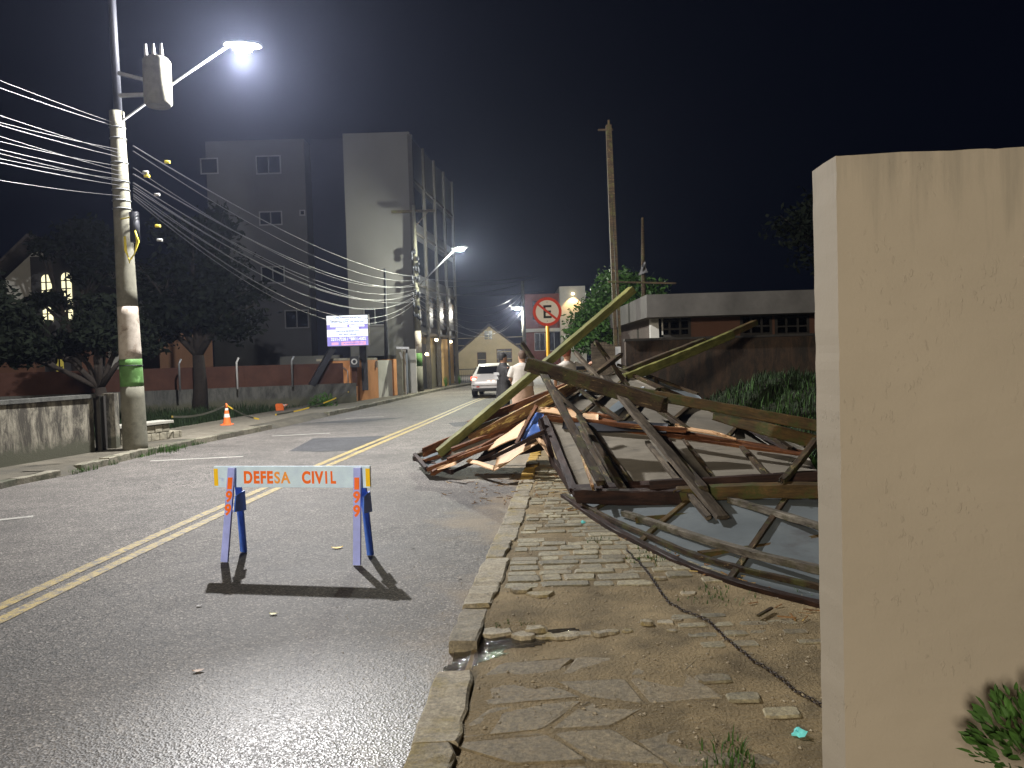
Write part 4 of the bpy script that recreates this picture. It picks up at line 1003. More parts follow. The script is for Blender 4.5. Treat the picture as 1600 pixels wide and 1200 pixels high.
# pole 2
p2 = G(656, 611.5, .10); X2, Y2 = p2.x, p2.y
t2 = thing('utility_pole', 'concrete utility pole with green band in front of the gates, middle distance', 'utility pole', (X2, Y2, .1))
def pole2(z0, z1, mat, name): 
    mb = MB(); mb.tube([(X2, Y2, z0), (X2, Y2, z1)], [.20-.013*z0, .20-.013*z1], 16); part(name, mb, mat, t2)
pole2(0, 1.35, 'concrete_pole', 'shaft'); pole2(1.35, 2.0, 'pole_green', 'green_band'); pole2(2.0, 3.1, 'pole_white', 'white_band'); pole2(3.1, 9.3, 'concrete_pole', 'shaft')
mb = MB(); q = LAMP2; a0 = Vector((X2, Y2, 5.2)); d = Vector((q.x-a0.x, q.y-a0.y, 0)).normalized(); mb.tube([a0, a0+(q-a0)*.5+Vector((0, 0, .1)), q-d*.25], .035, 8); part('lamp_arm', mb, 'metal', t2)
lamp_head(t2, q+Vector((0, 0, .03)), d, 'lamp_glow_green', 1.25)
mb = MB(); mb.bar((X2-1.1, Y2, 9.0), (X2+1.1, Y2, 9.0), .1, .12); mb.bar((X2, Y2, 8.2), (X2+.7, Y2, 8.95), .04, .04); part('crossarm', mb, 'wood_dark', t2)
for z, r_ in ((6.2, .16), (5.6, .2), (5.0, .22), (4.4, .17), (6.8, .12), (3.9, .16)):
    mb = MB(); rr = random.Random(int(z*10))
    for k in range(5): a_ = rr.uniform(0, 6.28); c = Vector((X2+.17*math.cos(a_), Y2-.16, z+rr.uniform(-.2, .2))); mb.ell(c, (.07, .07, .16*rr.uniform(.5, 1)), 8, 5)
    part('splice_case', mb, 'dark_metal', t2)
# lamp 3 far pole
t3 = thing('street_lamp', 'distant dark pole with a small white lamp in front of the far house', 'street lamp', (LAMP3.x+.55, LAMP3.y, 0))
mb = MB(); mb.tube([(LAMP3.x+.55, LAMP3.y, 0), (LAMP3.x+.55, LAMP3.y, 8.4)], [.2, .13], 10); part('pole', mb, 'concrete_pole', t3)
mb = MB(); mb.tube([(LAMP3.x+.55, LAMP3.y, 6.2), LAMP3], .04, 6); part('lamp_arm', mb, 'metal', t3)
lamp_head(t3, LAMP3+Vector((0, 0, .05)), Vector((-1, 0, 0)), 'lamp_glow', 1.6)
# wooden service pole on the right
q0 = P(966, 556, 21.5); q1 = P(951, 196, 21.5); t4 = thing('wooden_pole', 'tall slim double post pole rising behind the pile beside the tree', 'utility pole', (q0.x, q0.y, .5))
base = Vector((q0.x+.02, q0.y, .4)); d = (q1-q0); lo = q0+d*((.4-q0.z)/d.z)
mb = MB(); mb.bar(lo-Vector((.07, 0, 0)), q1-Vector((.035, 0, 0)), .09, .16, up=Vector((0, 1, 0))); part('post', mb, 'wood_dark', t4)
mb = MB(); mb.bar(lo+Vector((.07, 0, 0)), q1+Vector((.035, 0, 0)), .07, .14, up=Vector((0, 1, 0))); part('post', mb, 'wood_dark', t4)
mb = MB(); mb.bar(q1+Vector((-.30, 0, -.12)), q1+Vector((.12, 0, -.12)), .05, .05); mb.bar(q1, q1+Vector((0, 0, .15)), .05, .05); part('crossarm', mb, 'wood_dark', t4)
mb = MB(); q = P(961, 440, 21.4); mb.bar(q-Vector((.2, 0, 0)), q+Vector((1.7, 0, -.1)), .05, .05); part('crossarm', mb, 'wood_dark', t4)

def cable(a_, b_, sag, r_=.011, n=22, label=None, group=None):
    pts = [a_+(b_-a_)*(i/n)-Vector((0, 0, sag*4*(i/n)*(1-i/n))) for i in range(n+1)]
    mb = MB(); mb.tube(pts, r_, 5, cap=False); return solo('overhead_cable', mb, 'cable', label, 'cable', group, loc=pts[0])
ORD = ['highest', 'second highest', 'third highest', 'fourth highest', 'fifth highest', 'sixth highest', 'seventh highest', 'eighth highest', 'ninth highest', 'tenth highest', 'second lowest', 'lowest']
for k, (y0_, y1_) in enumerate(((100, 196), (103, 200), (152, 234), (158, 240), (165, 246), (183, 260), (192, 268), (206, 274), (212, 280), (222, 284), (228, 290), (248, 306))):
    a_ = P(-60, y0_-28, 9.5); b_ = P(190, y1_, 13.8); a_ = b_+(a_-b_)*4.5; cable(b_, a_, .35+.12*(k % 3), .0045+.002*(k % 3 == 1), 40, '%s overhead cable of the bundle crossing the left edge beside the near pole' % ORD[k], 'cables on the left of the near pole')
Y0S = sorted([228, 236, 262, 272, 286, 290, 294, 298, 303, 306, 310, 285])
for k, (y0_, y1_, sg) in enumerate(((228, 432, .5), (236, 438, .7), (262, 443, .9), (272, 447, .7), (286, 452, .9), (290, 455, 1.1), (294, 458, 1.0), (298, 461, 1.3), (303, 464, 1.2), (306, 467, 1.5), (310, 472, 1.6), (285, 470, .8))):
    cable(P(208, y0_, 13.8), P(650, y1_, 36.6), sg, .008+.004*(k % 3 == 0), 26, 'sagging overhead cable between the two poles, %s at the near pole' % ORD[Y0S.index(y0_)], 'cables between the two poles')
for k, (y0_, y1_) in enumerate(((455, 496), (462, 502), (468, 505), (475, 509), (480, 514), (450, 492))):
    cable(P(655, y0_, 36.7), Vector((LAMP3.x+.5, LAMP3.y, 0))+Vector((0, 0, 7.6-.35*k)), 1.2+.2*k, .015, 20, 'thin cable from the middle pole to the far lamp pole, %s at the far pole' % ['highest', 'second', 'third', 'fourth', 'fifth', 'lowest'][k], 'cables toward the far pole')
for k, (y0_, px, py) in enumerate(((435, 830, 431), (446, 840, 434), (455, 850, 455), (463, 820, 442))):
    cable(P(655, y0_, 36.7), P(px, py, 50), .25, .014, 14, 'thin cable crossing right above the street from the middle pole, %s' % ['topmost', 'second from top', 'third from top', 'lowest'][k], 'cables crossing the street')

# added lamp post behind the photographer, stand-in for an unseen warm source
t5 = thing('street_lamp', 'added lamp post behind the photographer, standing in for an unseen warm source', 'street lamp', (BACK.x-.9, BACK.y, .1))
mb = MB(); mb.tube([(BACK.x-.9, BACK.y, 0), (BACK.x-.9, BACK.y, BACK.z+.3)], [.09, .06], 10); part('pole', mb, 'metal', t5)
mb = MB(); mb.tube([(BACK.x-.9, BACK.y, BACK.z+.2), (BACK.x-.3, BACK.y, BACK.z+.25)], .03, 8); part('lamp_arm', mb, 'metal', t5)
lamp_head(t5, BACK+Vector((0, -.1, .22)), Vector((1, 0, 0)), 'lamp_glow_green')
# thin volume added to imitate lens glare around the lamps
mb = MB(); mb.box((-75, -30, -1.2), (75, 130, 18)); hz = bpy.data.objects.new('haze', mb.mesh('haze')); COL.objects.link(hz); hz['kind'] = 'stuff'
hm_ = bpy.data.materials.new('haze'); hm_.use_nodes = True; hn = hm_.node_tree.nodes; hn.remove(hn['Principled BSDF'])
pv = hn.new('ShaderNodeVolumePrincipled'); pv.inputs['Color'].default_value = (.60, .68, 1, 1); pv.inputs['Density'].default_value = .0005; pv.inputs['Anisotropy'].default_value = .78
hm_.node_tree.links.new(pv.outputs[0], hn['Material Output'].inputs['Volume']); hz.data.materials.append(hm_)
#PART2
# ------------------------------------------------------------------ left wall, low walls
M['wall_dirty'] = None
def dirty_mat(name, light_, dark, thr=.5):
    mt, n, l, b = newmat(name); a = noi(n, l, coords(n, l, (3.5, 3.5, 1.0), True), 1.5, 9, .75, .4)
    r = ramp(n, [(thr-.09, dark), (thr, [(p+q)/2 for p, q in zip(light_, dark)]), (thr+.08, light_)]); l.new(a, r.inputs[0])
    g = n.new('ShaderNodeNewGeometry'); sx = n.new('ShaderNodeSeparateXYZ'); l.new(g.outputs['Position'], sx.inputs[0])
    n2 = noi(n, l, coords(n, l, (2, 2, 2), True), 3, 6, .7); m_ = n.new('ShaderNodeMath'); m_.operation = 'MULTIPLY_ADD'; m_.inputs[1].default_value = -.55
    l.new(n2, m_.inputs[0]); l.new(sx.outputs[2], m_.inputs[2])
    rb = ramp(n, [(.0, 1), (.16, 0)]); l.new(m_.outputs[0], rb.inputs[0])
    l.new(mixc(n, l, rb.outputs[0], r.outputs[0], (.055, .055, .035)), b.inputs['Base Color']); b.inputs['Roughness'].default_value = .9
    l.new(bump(n, l, noi(n, l, coords(n, l, (1, 1, 1), True), 30, 6, .7), .6, .01), b.inputs['Normal']); return mt
M['wall_dirty'] = dirty_mat('wall_dirty', (.24, .22, .17), (.04, .035, .026), .53)
M['wall_low'] = dirty_mat('wall_low', (.075, .075, .066), (.035, .035, .032), .48)
def seg(mb, a, b, th, z0, z1):
    a = Vector((a[0], a[1], 0)); b = Vector((b[0], b[1], 0)); n_ = Vector((-(b-a).y, (b-a).x, 0)).normalized()*th/2
    v = [a-n_, b-n_, b+n_, a+n_]
    return mb.add([(p.x, p.y, z0) for p in v]+[(p.x, p.y, z1) for p in v], [(0,3,2,1),(4,5,6,7),(0,1,5,4),(1,2,6,5),(2,3,7,6),(3,0,4,7)])
WA = gp(-60, 740, .10); WB = gp(143, 706, .10); WC = gp(176, 700, .10)
wa = Vector(WA); wb_ = Vector(WB)
t = thing('boundary_wall', 'stained whitewashed low boundary wall at the left edge', 'wall', (*WB, .1))
seg_ = seg(MB(), WA, WB, .16, .05, 1.10); part('wall', seg_, 'wall_dirty', t)
mb = seg(MB(), (WA[0], WA[1]), (WB[0]+.02, WB[1]+.02), .22, 1.103, 1.17); part('coping', mb, 'wall_low', t)
M['gate_dark'] = simple('gate_dark', (.035, .032, .028), .8, .3, 6, .3, 20, .01, world=True)
mb = MB(); wc = Vector(WC); seg(mb, (WB[0]+.08, WB[1]+.1), (WC[0]-.1, WC[1]-.05), .10, .05, 1.12); part('gate_leaf', mb, 'gate_dark', t)
mb = seg(MB(), (WC[0]-.12, WC[1]), (WC[0]+.10, WC[1]+.03), .22, .05, 1.16); part('pillar', mb, 'wall_dirty', t)
# stone bench wall
BA = gp(181, 696, .10); BB = gp(276, 683, .10)
t = thing('stone_wall', 'low broken stone wall with a concrete slab on top behind the near pole', 'wall', (*BA, .1))
M['stone_block'] = simple('stone_block', (.24, .22, .165), .85, .35, 4, .9, 18, .02, world=True)
M['mortar'] = simple('mortar', (.30, .29, .25), .9, .2, 8, .5, 40, .01, world=True)
mb = seg(MB(), BA, (BB[0]-.35, BB[1]-.05), .28, .05, .42); part('mortar_core', mb, 'mortar', t)
mb = MB(); rr = random.Random(4); a_ = Vector(BA); b_ = Vector(BB); L = (b_-a_).length; d = (b_-a_)/L; nn = Vector((d.y, -d.x))
for row in range(2):
    x = 0
    while x < L-.05:
        w_ = min(rr.uniform(.15, .24), L-x); 
        if not (row == 1 and x > L-.45): 
            c = a_+d*(x+w_/2)+nn*.0; zc_ = .10+row*.165
            p0 = c-d*(w_/2-.008); p1 = c+d*(w_/2-.008); seg(mb, p0, p1, .31+rr.uniform(-.01, .02), zc_, zc_+.155)
        x += w_
part('stones', mb, 'stone_block', t, .012)
mb = seg(MB(), (a_-d*.1), (b_-d*.25), .40, .435, .50); part('slab', mb, 'mortar', t, .01)

# lot retaining wall with brown fence above
RA = W(150, 616, 25.0); RB = W(556, 600, 29.5)
t = thing('retaining_wall', 'long grey retaining wall behind the grassy lot', 'wall', (RB.x, RB.y, 0))
mb = seg(MB(), (RA.x-9, RA.y-1.6), (RB.x, RB.y), .2, -.05, .84); part('wall', mb, 'wall_low', t)
M['fence_brown'] = simple('fence_brown', (.055, .024, .016), .85, .2, 3, .3, 15, .01, world=True)
t = thing('fence_wall', 'brown painted wall with slim posts standing above the retaining wall', 'wall', (RB.x, RB.y+.2, .84))
mb = seg(MB(), (RA.x-9, RA.y-1.3), (RB.x, RB.y+.3), .12, .70, 1.62); part('wall', mb, 'fence_brown', t)
dv = Vector((RB.x-RA.x, RB.y-RA.y)).normalized()
for px in (281, 371, 457):
    q = W(px, 600, 25.0+(px-150)/406*4.5-.1); mb = MB(); mb.tube([(q.x, q.y, .8), (q.x, q.y, 1.75), (q.x+.08, q.y, 1.92)], .035, 8); part('post', mb, 'frame_white' if px == 371 else 'metal', t)

# gate house group along the pavement
M['orange_wall'] = simple('orange_wall', (.42, .19, .075), .85, .12, 2, .3, 20, .006, world=True)
M['orange_dark'] = simple('orange_dark', (.34, .11, .045), .85, .12, 2, .3, 20, .006, world=True)
M['white_wall'] = simple('white_wall', (.42, .41, .37), .8, .08, 3, .2, 20, .004, world=True)
g0 = G(549, 628.5, .10); g1 = G(592, 621.5, .10); g2 = G(614, 618.5, .10); g3 = G(623, 617, .10)
t = thing('gatehouse', 'small orange gatehouse wall block with vent and meter beneath the lit billboard', 'gatehouse', g0)
def quadbox(mb, a, b, depth, z0, z1, away=True):
    a = Vector((a[0], a[1])); b = Vector((b[0], b[1])); n_ = Vector((-(b-a).y, (b-a).x)).normalized()*depth
    v = [a, b, b+n_, a+n_]; return mb.add([(p.x, p.y, z0) for p in v]+[(p.x, p.y, z1) for p in v], [(0,3,2,1),(4,5,6,7),(0,1,5,4),(1,2,6,5),(2,3,7,6),(3,0,4,7)])
ft = W(549, 563, g0.y).z
part('wall', quadbox(MB(), g0, g1, 1.2, .05, ft), 'orange_wall', t)
part('coping', quadbox(MB(), (g0.x-.06, g0.y-.05), (g1.x, g1.y-.06), 1.3, ft+.003, ft+.09), 'stone_block', t)
lf = W(513, 590, g0.y+.25)
part('side_wall', quadbox(MB(), (lf.x, g0.y+.35), (g0.x-.01, g0.y+.25), .9, .55, ft-.03), 'orange_dark', t)
dv = (Vector((g1.x, g1.y, 0))-Vector((g0.x, g0.y, 0))); dv.normalize(); nv = Vector((dv.y, -dv.x, 0))
mb = MB(); o = Vector((g0.x, g0.y, 0))+dv*.28+nv*.012
mb.bar(o+Vector((0, 0, .52)), o+Vector((0, 0, 1.25)), .20, .02, up=nv); vent = part('vent', mb, 'frame_white', t)
mb = MB()
for k in range(12): z = .56+k*.056; mb.bar(o+nv*.015-dv*.085+Vector((0, 0, z)), o+nv*.015+dv*.085+Vector((0, 0, z)), .012, .016)
part('slats', mb, 'metal', vent)
mb = MB(); c = W(554, 565, g0.y-.12); mb.box((c.x-.17, c.y-.05, c.z-.22), (c.x+.17, c.y+.08, c.z+.20)); mt_ = part('meter_box', mb, 'dark_metal', t)
mb = MB(); disc(mb, Vector((c.x, c.y-.062, c.z)), .07, .115, -.012, .012, 24); part('dial_ring', mb, 'frame_white', mt_)
mb = MB(); c = W(543, 600, g0.y-.05); mb.tube([(c.x-.15, c.y, 1.45), (c.x+.02, c.y, 1.30), (c.x+.03, c.y, .55)], .018, 6); part('conduit', mb, 'metal', t)
mb = MB(); q = W(588, 569, g1.y-.2); mb.box((q.x-.09, q.y-.05, q.z-.14), (q.x+.05, q.y+.0, q.z+.14)); part('notice', mb, 'frame_white', t)
mb = quadbox(MB(), (g1.x+.01, g1.y+.02), g2, .3, .05, ft-.02); t = tag(solo('white_panel_wall', mb, 'white_wall', 'white panel wall section right of the orange gatehouse', 'wall'), None)
mb = quadbox(MB(), (g2.x+.01, g2.y), g3, .6, .05, ft+.02); solo('orange_pillar', mb, 'orange_wall', 'narrow orange pillar right of the white panel wall', 'pillar')
t = thing('rubble_heap', 'small heap of bricks left of the gatehouse', 'rubble', G(541, 627, .1)); mb = MB(); rr = random.Random(9); c0 = G(541, 628, .10)
for k in range(16):
    c = c0+Vector((rr.uniform(-.35, .3), rr.uniform(-.1, .3), .05+.30*rr.random())); a_ = rr.uniform(0, 3); dd = Vector((math.cos(a_), math.sin(a_), rr.uniform(-.3, .3)))*.13; mb.bar(c-dd, c+dd, .14, .10)
part('bricks', mb, 'orange_dark', t); 
# post, grey gate
q = W(626, 616, 34.2); t = thing('gate_post', 'weathered concrete post with a small lamp between the orange pillar and grey gate', 'post', (q.x, q.y, .1))
zt_ = W(625, 545, 34.2).z; mb = MB(); mb.box((q.x-.12, q.y-.1, .05), (q.x+.12, q.y+.12, zt_)); part('post', mb, 'concrete_pole', t)
mb = MB(); mb.bar((q.x-.1, q.y-.05, zt_+.05), (q.x+.45, q.y-.05, zt_+.02), .12, .1); part('cap', mb, 'metal', t)
mb = MB(); mb.tube([(q.x+.05, q.y-.12, zt_-.15), (q.x+.15, q.y-.15, zt_-.45)], .05, 8); part('lamp_tube', mb, 'frame_white', t)
M['gate_grey'] = simple('gate_grey', (.11, .12, .145), .6, .1, 3, .2, 20, .003, world=True)
ga = G(632, 616.5, .10); gb = G(650, 614, .10); t = thing('metal_gate', 'plain blue grey metal gate between the post and the pole', 'gate', ga)
zt_ = W(640, 548, ga.y).z
part('leaf', quadbox(MB(), (ga.x+.12, ga.y+.1), (gb.x-.35, gb.y+.1), .05, .15, zt_-.1), 'gate_grey', t)
part('jamb', quadbox(MB(), (ga.x, ga.y), (ga.x+.1, ga.y+.01), .2, .05, zt_+.05), 'white_wall', t)
part('jamb', quadbox(MB(), (gb.x-.33, gb.y), (gb.x+.05, gb.y+.01), .2, .05, zt_+.1), 'white_wall', t)

# ------------------------------------------------------------------ billboard
def bright(name, col, st): return emissive(name, col, st)
M['screen_white'] = bright('screen_white', (.90, .95, 1.0), .95); M['screen_violet'] = bright('screen_violet', (.30, .26, .72), .75)
M['screen_text'] = bright('screen_text', (.28, .34, .55), .6); M['screen_red'] = bright('screen_red', (.85, .40, .60), .8)
BY = 29.0; bl_ = W(512, 541, BY); tr_ = W(574, 492, BY)
x0, x1, z0, z1 = bl_.x, tr_.x, bl_.z, tr_.z; Wd = x1-x0; Hh = z1-z0
t = thing('led_billboard', 'bright white and violet lit billboard screen above the gatehouse', 'billboard', ((x0+x1)/2, BY, z0))
mb = MB(); mb.box((x0-.03, BY+.004, z0-.03), (x1+.03, BY+.22, z1+.03)); part('cabinet', mb, 'dark_metal', t)
mb = MB(); mb.box((x0, BY-.012, z0), (x1, BY+.003, z1)); scr = part('screen', mb, 'screen_white', t)
def sb(u0, v0, u1, v1, mat, y, nm): mb = MB(); mb.box((x0+u0*Wd, BY-y, z1-v1*Hh), (x0+u1*Wd, BY-y+.004, z1-v0*Hh)); part(nm, mb, mat, scr)
sb(.0, .30, 1, .46, 'screen_violet', .017, 'violet_band'); sb(0, .70, 1, 1, 'screen_violet', .017, 'violet_band')
sb(.08, .315, .50, .375, 'screen_white', .022, 'white_box'); sb(.55, .315, .92, .375, 'screen_white', .022, 'white_box'); sb(.22, .40, .78, .455, 'screen_white', .022, 'white_box')
sb(.34, .87, .94, .985, 'screen_red', .022, 'red_box'); sb(.10, .885, .27, .97, 'screen_red', .022, 'red_badge')
def st(s_, v, h, mat, wmax, u=.5, y=.024):
    me = text_mesh(s_, h*Hh*1.35, .004, .001); ws = max(p.co.x for p in me.vertices)-min(p.co.x for p in me.vertices)
    me.transform(Matrix.Diagonal((wmax*Wd/ws, 1, 1, 1))); place(me, Vector((x0+u*Wd, BY-y, z1-v*Hh)), Vector((1, 0, 0)), fz); part('screen_text', me, mat, scr)
st('TABELIONATO REGISTRO', .075, .055, 'screen_text', .70); st('DE NOTAS', .145, .03, 'screen_text', .14); st('REGISTRO CIVIL DE PESSOAS', .205, .05, 'screen_text', .82)
st('RECONHECIMENTO', .52, .04, 'screen_text', .55); st('ESCRITURAS', .63, .05, 'screen_text', .44); st('3211-7228 / 98801-4302', .785, .10, 'screen_white', .86, .52, .024); st('ATENDIMENTO', .93, .05, 'screen_violet', .5, .64, .028)
mb = MB(); q = W(560, 560, BY+.2); mb.box((W(548, 560, BY).x, BY+1.7, .5), (W(559, 560, BY).x, BY+1.95, z0+.1)); mb.box((W(548, 560, BY).x, BY+.22, z0+.05), (W(559, 560, BY).x, BY+1.9, z0+.25)); part('support_post', mb, 'dark_metal', t)
mb = MB(); mb.bar(W(520, 543, BY+.3), W(487, 602, BY-.1), .22, .22); part('slanted_strut', mb, 'dark_metal', t)
l5 = light('billboard_light', 'AREA', Vector(((x0+x1)/2, BY-.2, (z0+z1)/2)), 45, (.8, .85, 1), shape='RECTANGLE', size=Wd, size_y=Hh)
l5.rotation_euler = (R(-90), 0, 0)

# ------------------------------------------------------------------ buildings
M['facade_grey'] = simple('facade_grey', (.048, .048, .050), .9, .15, .4, .3, 10, .01, world=True)
M['facade_white'] = simple('facade_white', (.092, .090, .086), .9, .06, .5, .2, 10, .01, world=True)
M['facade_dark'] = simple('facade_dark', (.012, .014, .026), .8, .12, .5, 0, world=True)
M['tile_dark'] = simple('tile_dark', (.04, .034, .032), .8, .25, 6, .6, 8, .03, world=True)
M['cream'] = simple('cream', (.24, .20, .125), .85, .12, 1, .5, 9, .02, world=True, stretch=(1, 1, 1))
M['peach'] = simple('peach', (.13, .065, .042), .85, .12, 1, .3, 9, .01, world=True)
M['peach_grey'] = simple('peach_grey', (.075, .058, .047), .88, .15, 1, .3, 9, .01, world=True)
M['brick_red'] = simple('brick_red', (.15, .055, .04), .85, .2, 3, .3, 9, .01, world=True)
def wbox(px0, px1, py0, py1, Y, depth, z0=None, top=None):
    a = W(px0, (py0+py1)/2, Y); b = W(px1, (py0+py1)/2, Y); m_ = (px0+px1)/2
    zt_ = W(m_, py0, Y).z if top is None else top; zb = W(m_, py1, Y).z if z0 is None else z0
    return (a.x, Y, zb), (b.x, Y+depth, zt_)
M['window_dim'] = simple('window_dim', (.12, .12, .12), .6, .1, 6, 0)
def window(par, px0, px1, py0, py1, Y, panes=2, fm='frame_white', gm='glass', fw=.06, rows=1, pr=.03):
    (xa, y, za), (xb, _, zb) = wbox(px0, px1, py0, py1, Y, 0)
    mb = MB(); mb.box((xa, y-pr, za), (xa+fw, y+.02, zb)); mb.box((xb-fw, y-pr, za), (xb, y+.02, zb)); mb.box((xa+fw, y-pr, za), (xb-fw, y+.02, za+fw)); mb.box((xa+fw, y-pr, zb-fw), (xb-fw, y+.02, zb))
    for k in range(1, panes): x = xa+(xb-xa)*k/panes; mb.box((x-fw*.4, y-pr+.004, za+fw), (x+fw*.4, y+.02, zb-fw))
    for k in range(1, rows): z = za+(zb-za)*k/rows; mb.box((xa+fw, y-pr+.008, z-fw*.3), (xb-fw, y+.02, z+fw*.3))
    f = part('window', mb, 'window_dim' if par.name.startswith('apart') and fm == 'frame_white' else fm, par)
    mb = MB(); mb.box((xa+fw*.5, y-.012, za+fw*.5), (xb-fw*.5, y-.003, zb-fw*.5)); part('pane', mb, gm, f); return f
BYY = 40.0
o = W(480, 600, BYY); t = thing('apartment_building', 'tall grey and white apartment building in the dark behind the billboard', 'building', (o.x, BYY, 0))
a, b = wbox(318, 482, 219, 600, BYY, 12, 0); part('wall', MB().box((a[0]+.35, a[1], 0), (b[0], b[1], b[2])), 'facade_grey', t)
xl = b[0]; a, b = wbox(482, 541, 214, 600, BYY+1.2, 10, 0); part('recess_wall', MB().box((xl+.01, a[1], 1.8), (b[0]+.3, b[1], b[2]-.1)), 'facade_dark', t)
a, b = wbox(541.5, 645, 207, 556, BYY-1.6, 11); xr = b[0]; towz = b[2]
part('stair_tower', MB().box(a, b), 'facade_white', t)
part('ground_floor', MB().box((a[0]-3.9, BYY-.6, 0), (b[0]-.6, BYY+5, a[2]-.02)), 'facade_grey', t)
part('ledge', MB().box((W(450, 560, BYY).x, BYY-1.4, W(500, 572, BYY).z), (W(540, 560, BYY).x, BYY-.7, W(500, 556, BYY).z)), 'facade_white', t)
for r_ in ((400, 439, 243, 272, 2), (405, 441, 330, 352, 2), (408, 445, 416, 443, 2), (445, 483, 484, 513, 2), (468, 477, 328, 337, 1), (313, 341, 247, 272, 1)): 
    window(t, *r_[:4], BYY, r_[4])
window(t, 568, 604, 480, 509, BYY-1.6, 2); window(t, 345, 372, 486, 515, BYY, 2)
M['cloth'] = simple('cloth', (.2, .2, .2), .9, .1, 5, 0)
# steel and glass wing receding on the right of the tower
M['wing'] = simple('wing', (.030, .030, .033), .45, .25, .8, 0, world=True)
wa_ = Vector((xr, BYY-1.7, 0)); gx = G(711, 600, .1); wb2 = Vector((gx.x+.1, gx.y+.5, 0))
t = thing('glass_wing_building', 'dark modern building with warm wall lamps beside the middle distance pole', 'building', ((wa_.x+wb2.x)/2, wa_.y, 0))
u = (wb2-wa_).normalized(); nL = Vector((-u.y, u.x, 0)); Lw = (wb2-wa_).length
def wq(s0, s1, d0, d1, z0, z1, mat, nm, par=None):
    v = [wa_+u*s0-nL*d0*-1, wa_+u*s1+nL*d0, wa_+u*s1+nL*d1, wa_+u*s0+nL*d1]; v[0] = wa_+u*s0+nL*d0
    mb = MB(); mb.add([(p.x, p.y, z0) for p in v]+[(p.x, p.y, z1) for p in v], [(0,3,2,1),(4,5,6,7),(0,1,5,4),(1,2,6,5),(2,3,7,6),(3,0,4,7)]); return part(nm, mb, mat, par or t)
M['wing_olive'] = simple('wing_olive', (.17, .155, .11), .85, .15, 2, .3, 10, .01, world=True)
M['wing_orange'] = simple('wing_orange', (.40, .26, .12), .85, .15, 2, .3, 10, .01, world=True)
htop = towz*.985
wq(.15, Lw, 0, 1.6, 2.9, htop, 'wing', 'wall'); wq(.17, Lw, .25, 1.5, 0, 2.88, 'wing_olive', 'base_wall')
for k in range(5):
    s_ = Lw*(k/4)-.05 if k else .05; wq(s_, s_+.18, -.12, .1, 0, htop+.05, 'gate_dark', 'column')
for z in (2.95, 5.4, 8.0, 10.6): wq(0, Lw, -.07, -.01, z, z+.14, 'gate_dark', 'floor_beam')
for k in range(4):
    for z in (3.4, 6.0, 8.6):
        f = wq(Lw*(k+.18)/4, Lw*(k+.85)/4, -.035, -.015, z, z+1.7, 'glass', 'window')
wq(Lw*.05, Lw*.27, .10, .2, .05, 2.5, 'dark_metal', 'door')
wq(Lw*.62, Lw*.74, -.02, .2, .05, 2.85, 'wing_orange', 'pillar'); wq(Lw*.80, Lw*.97, .12, .22, .15, 2.85, 'wing_orange', 'panel')
M['bulb'] = emissive('bulb', (1.0, .82, .5), 12)
for s_, z in ((.40, 2.75), (.78, 2.72), (.17, 1.95)):
    c = wa_+u*Lw*s_-nL*.12+Vector((0, 0, z)); mb = MB(); mb.ell(c, (.10, .10, .08), 10, 6); part('wall_lamp', mb, 'bulb', t)
    light('wall_lamp_light', 'POINT', c-nL*.22-Vector((0, 0, .15)), 34, (1, .72, .38), shadow_soft_size=.08)
for s_ in (.5, .9):
    c = wa_+u*Lw*s_-nL*.35; mb = MB(); rr = random.Random(int(s_*10))
    for k in range(60):
        a_ = rr.uniform(0, 6.28); h = rr.uniform(.25, .7); dd = Vector((math.cos(a_), math.sin(a_), 0))*rr.uniform(.05, .25); p = c+Vector((0, 0, .1)); s2 = Vector((-dd.y, dd.x, 0)).normalized()*.02
        mb.add([p-s2, p+s2, p+dd+Vector((0, 0, h))], [(0, 1, 2)])
    solo('potted_shrub', mb, 'grass', 'small spiky green plant under the %s warm wall lamp' % ('left' if s_ < .6 else 'right'), 'plant')
q = W(604, 530, 38); mb = MB(); a_ = W(604, 590, 36.2); b_ = W(601, 420, 36.2); t_ = solo('lamp_mast', MB().tube([(a_.x, a_.y, 0), b_], [.11, .06], 10), 'dark_metal', 'slim dark mast standing in front of the white stair tower', 'mast')

# far yellow house
HY = 80.0
o = W(765, 600, HY); t = thing('gabled_house', 'cream gabled cottage at the end of the street', 'house', (o.x, HY, 0))
a = W(716, 560, HY); b = W(818, 560, HY); ev = W(722, 552, HY).z; ap = W(764, 508, HY)
mb = MB(); v = [(a.x, HY, 0), (b.x, HY, 0), (b.x, HY, ev), (ap.x, HY, ap.z-.15), (a.x, HY, ev)]; v += [(x, HY+9, z) for x, _, z in v]
mb.add(v, [(0, 1, 2, 3, 4), (9, 8, 7, 6, 5), (0, 5, 6, 1), (1, 6, 7, 2), (4, 9, 5, 0)]); part('wall', mb, 'cream', t)
for s_, e in ((-1, a), (1, b)):
    mb = MB(); x_, z_ = e.x+s_*.6, ev-.45; v = [(ap.x, HY-.4, ap.z), (x_, HY-.4, z_), (x_, HY+9.3, z_), (ap.x, HY+9.3, ap.z)]; v += [(p[0], p[1], p[2]+.14) for p in v]
    mb.add(v, [(0,1,2,3),(7,6,5,4),(0,4,5,1),(1,5,6,2),(2,6,7,3),(3,7,4,0)]); part('roof', mb, 'tile_dark', t)
window(t, 756, 770, 516, 531, HY, 2, 'cream'); window(t, 746, 760, 550, 580, HY, 1, 'fence_brown', 'gate_dark'); window(t, 776, 800, 545, 566, HY, 2, 'fence_brown')
mb = MB(); 
for k in range(5): z = .8+k*.75; mb.box((a.x-.02, HY-.03, z), (b.x+.02, HY-.004, z+.05))
part('board_lines', mb, 'cream', t)
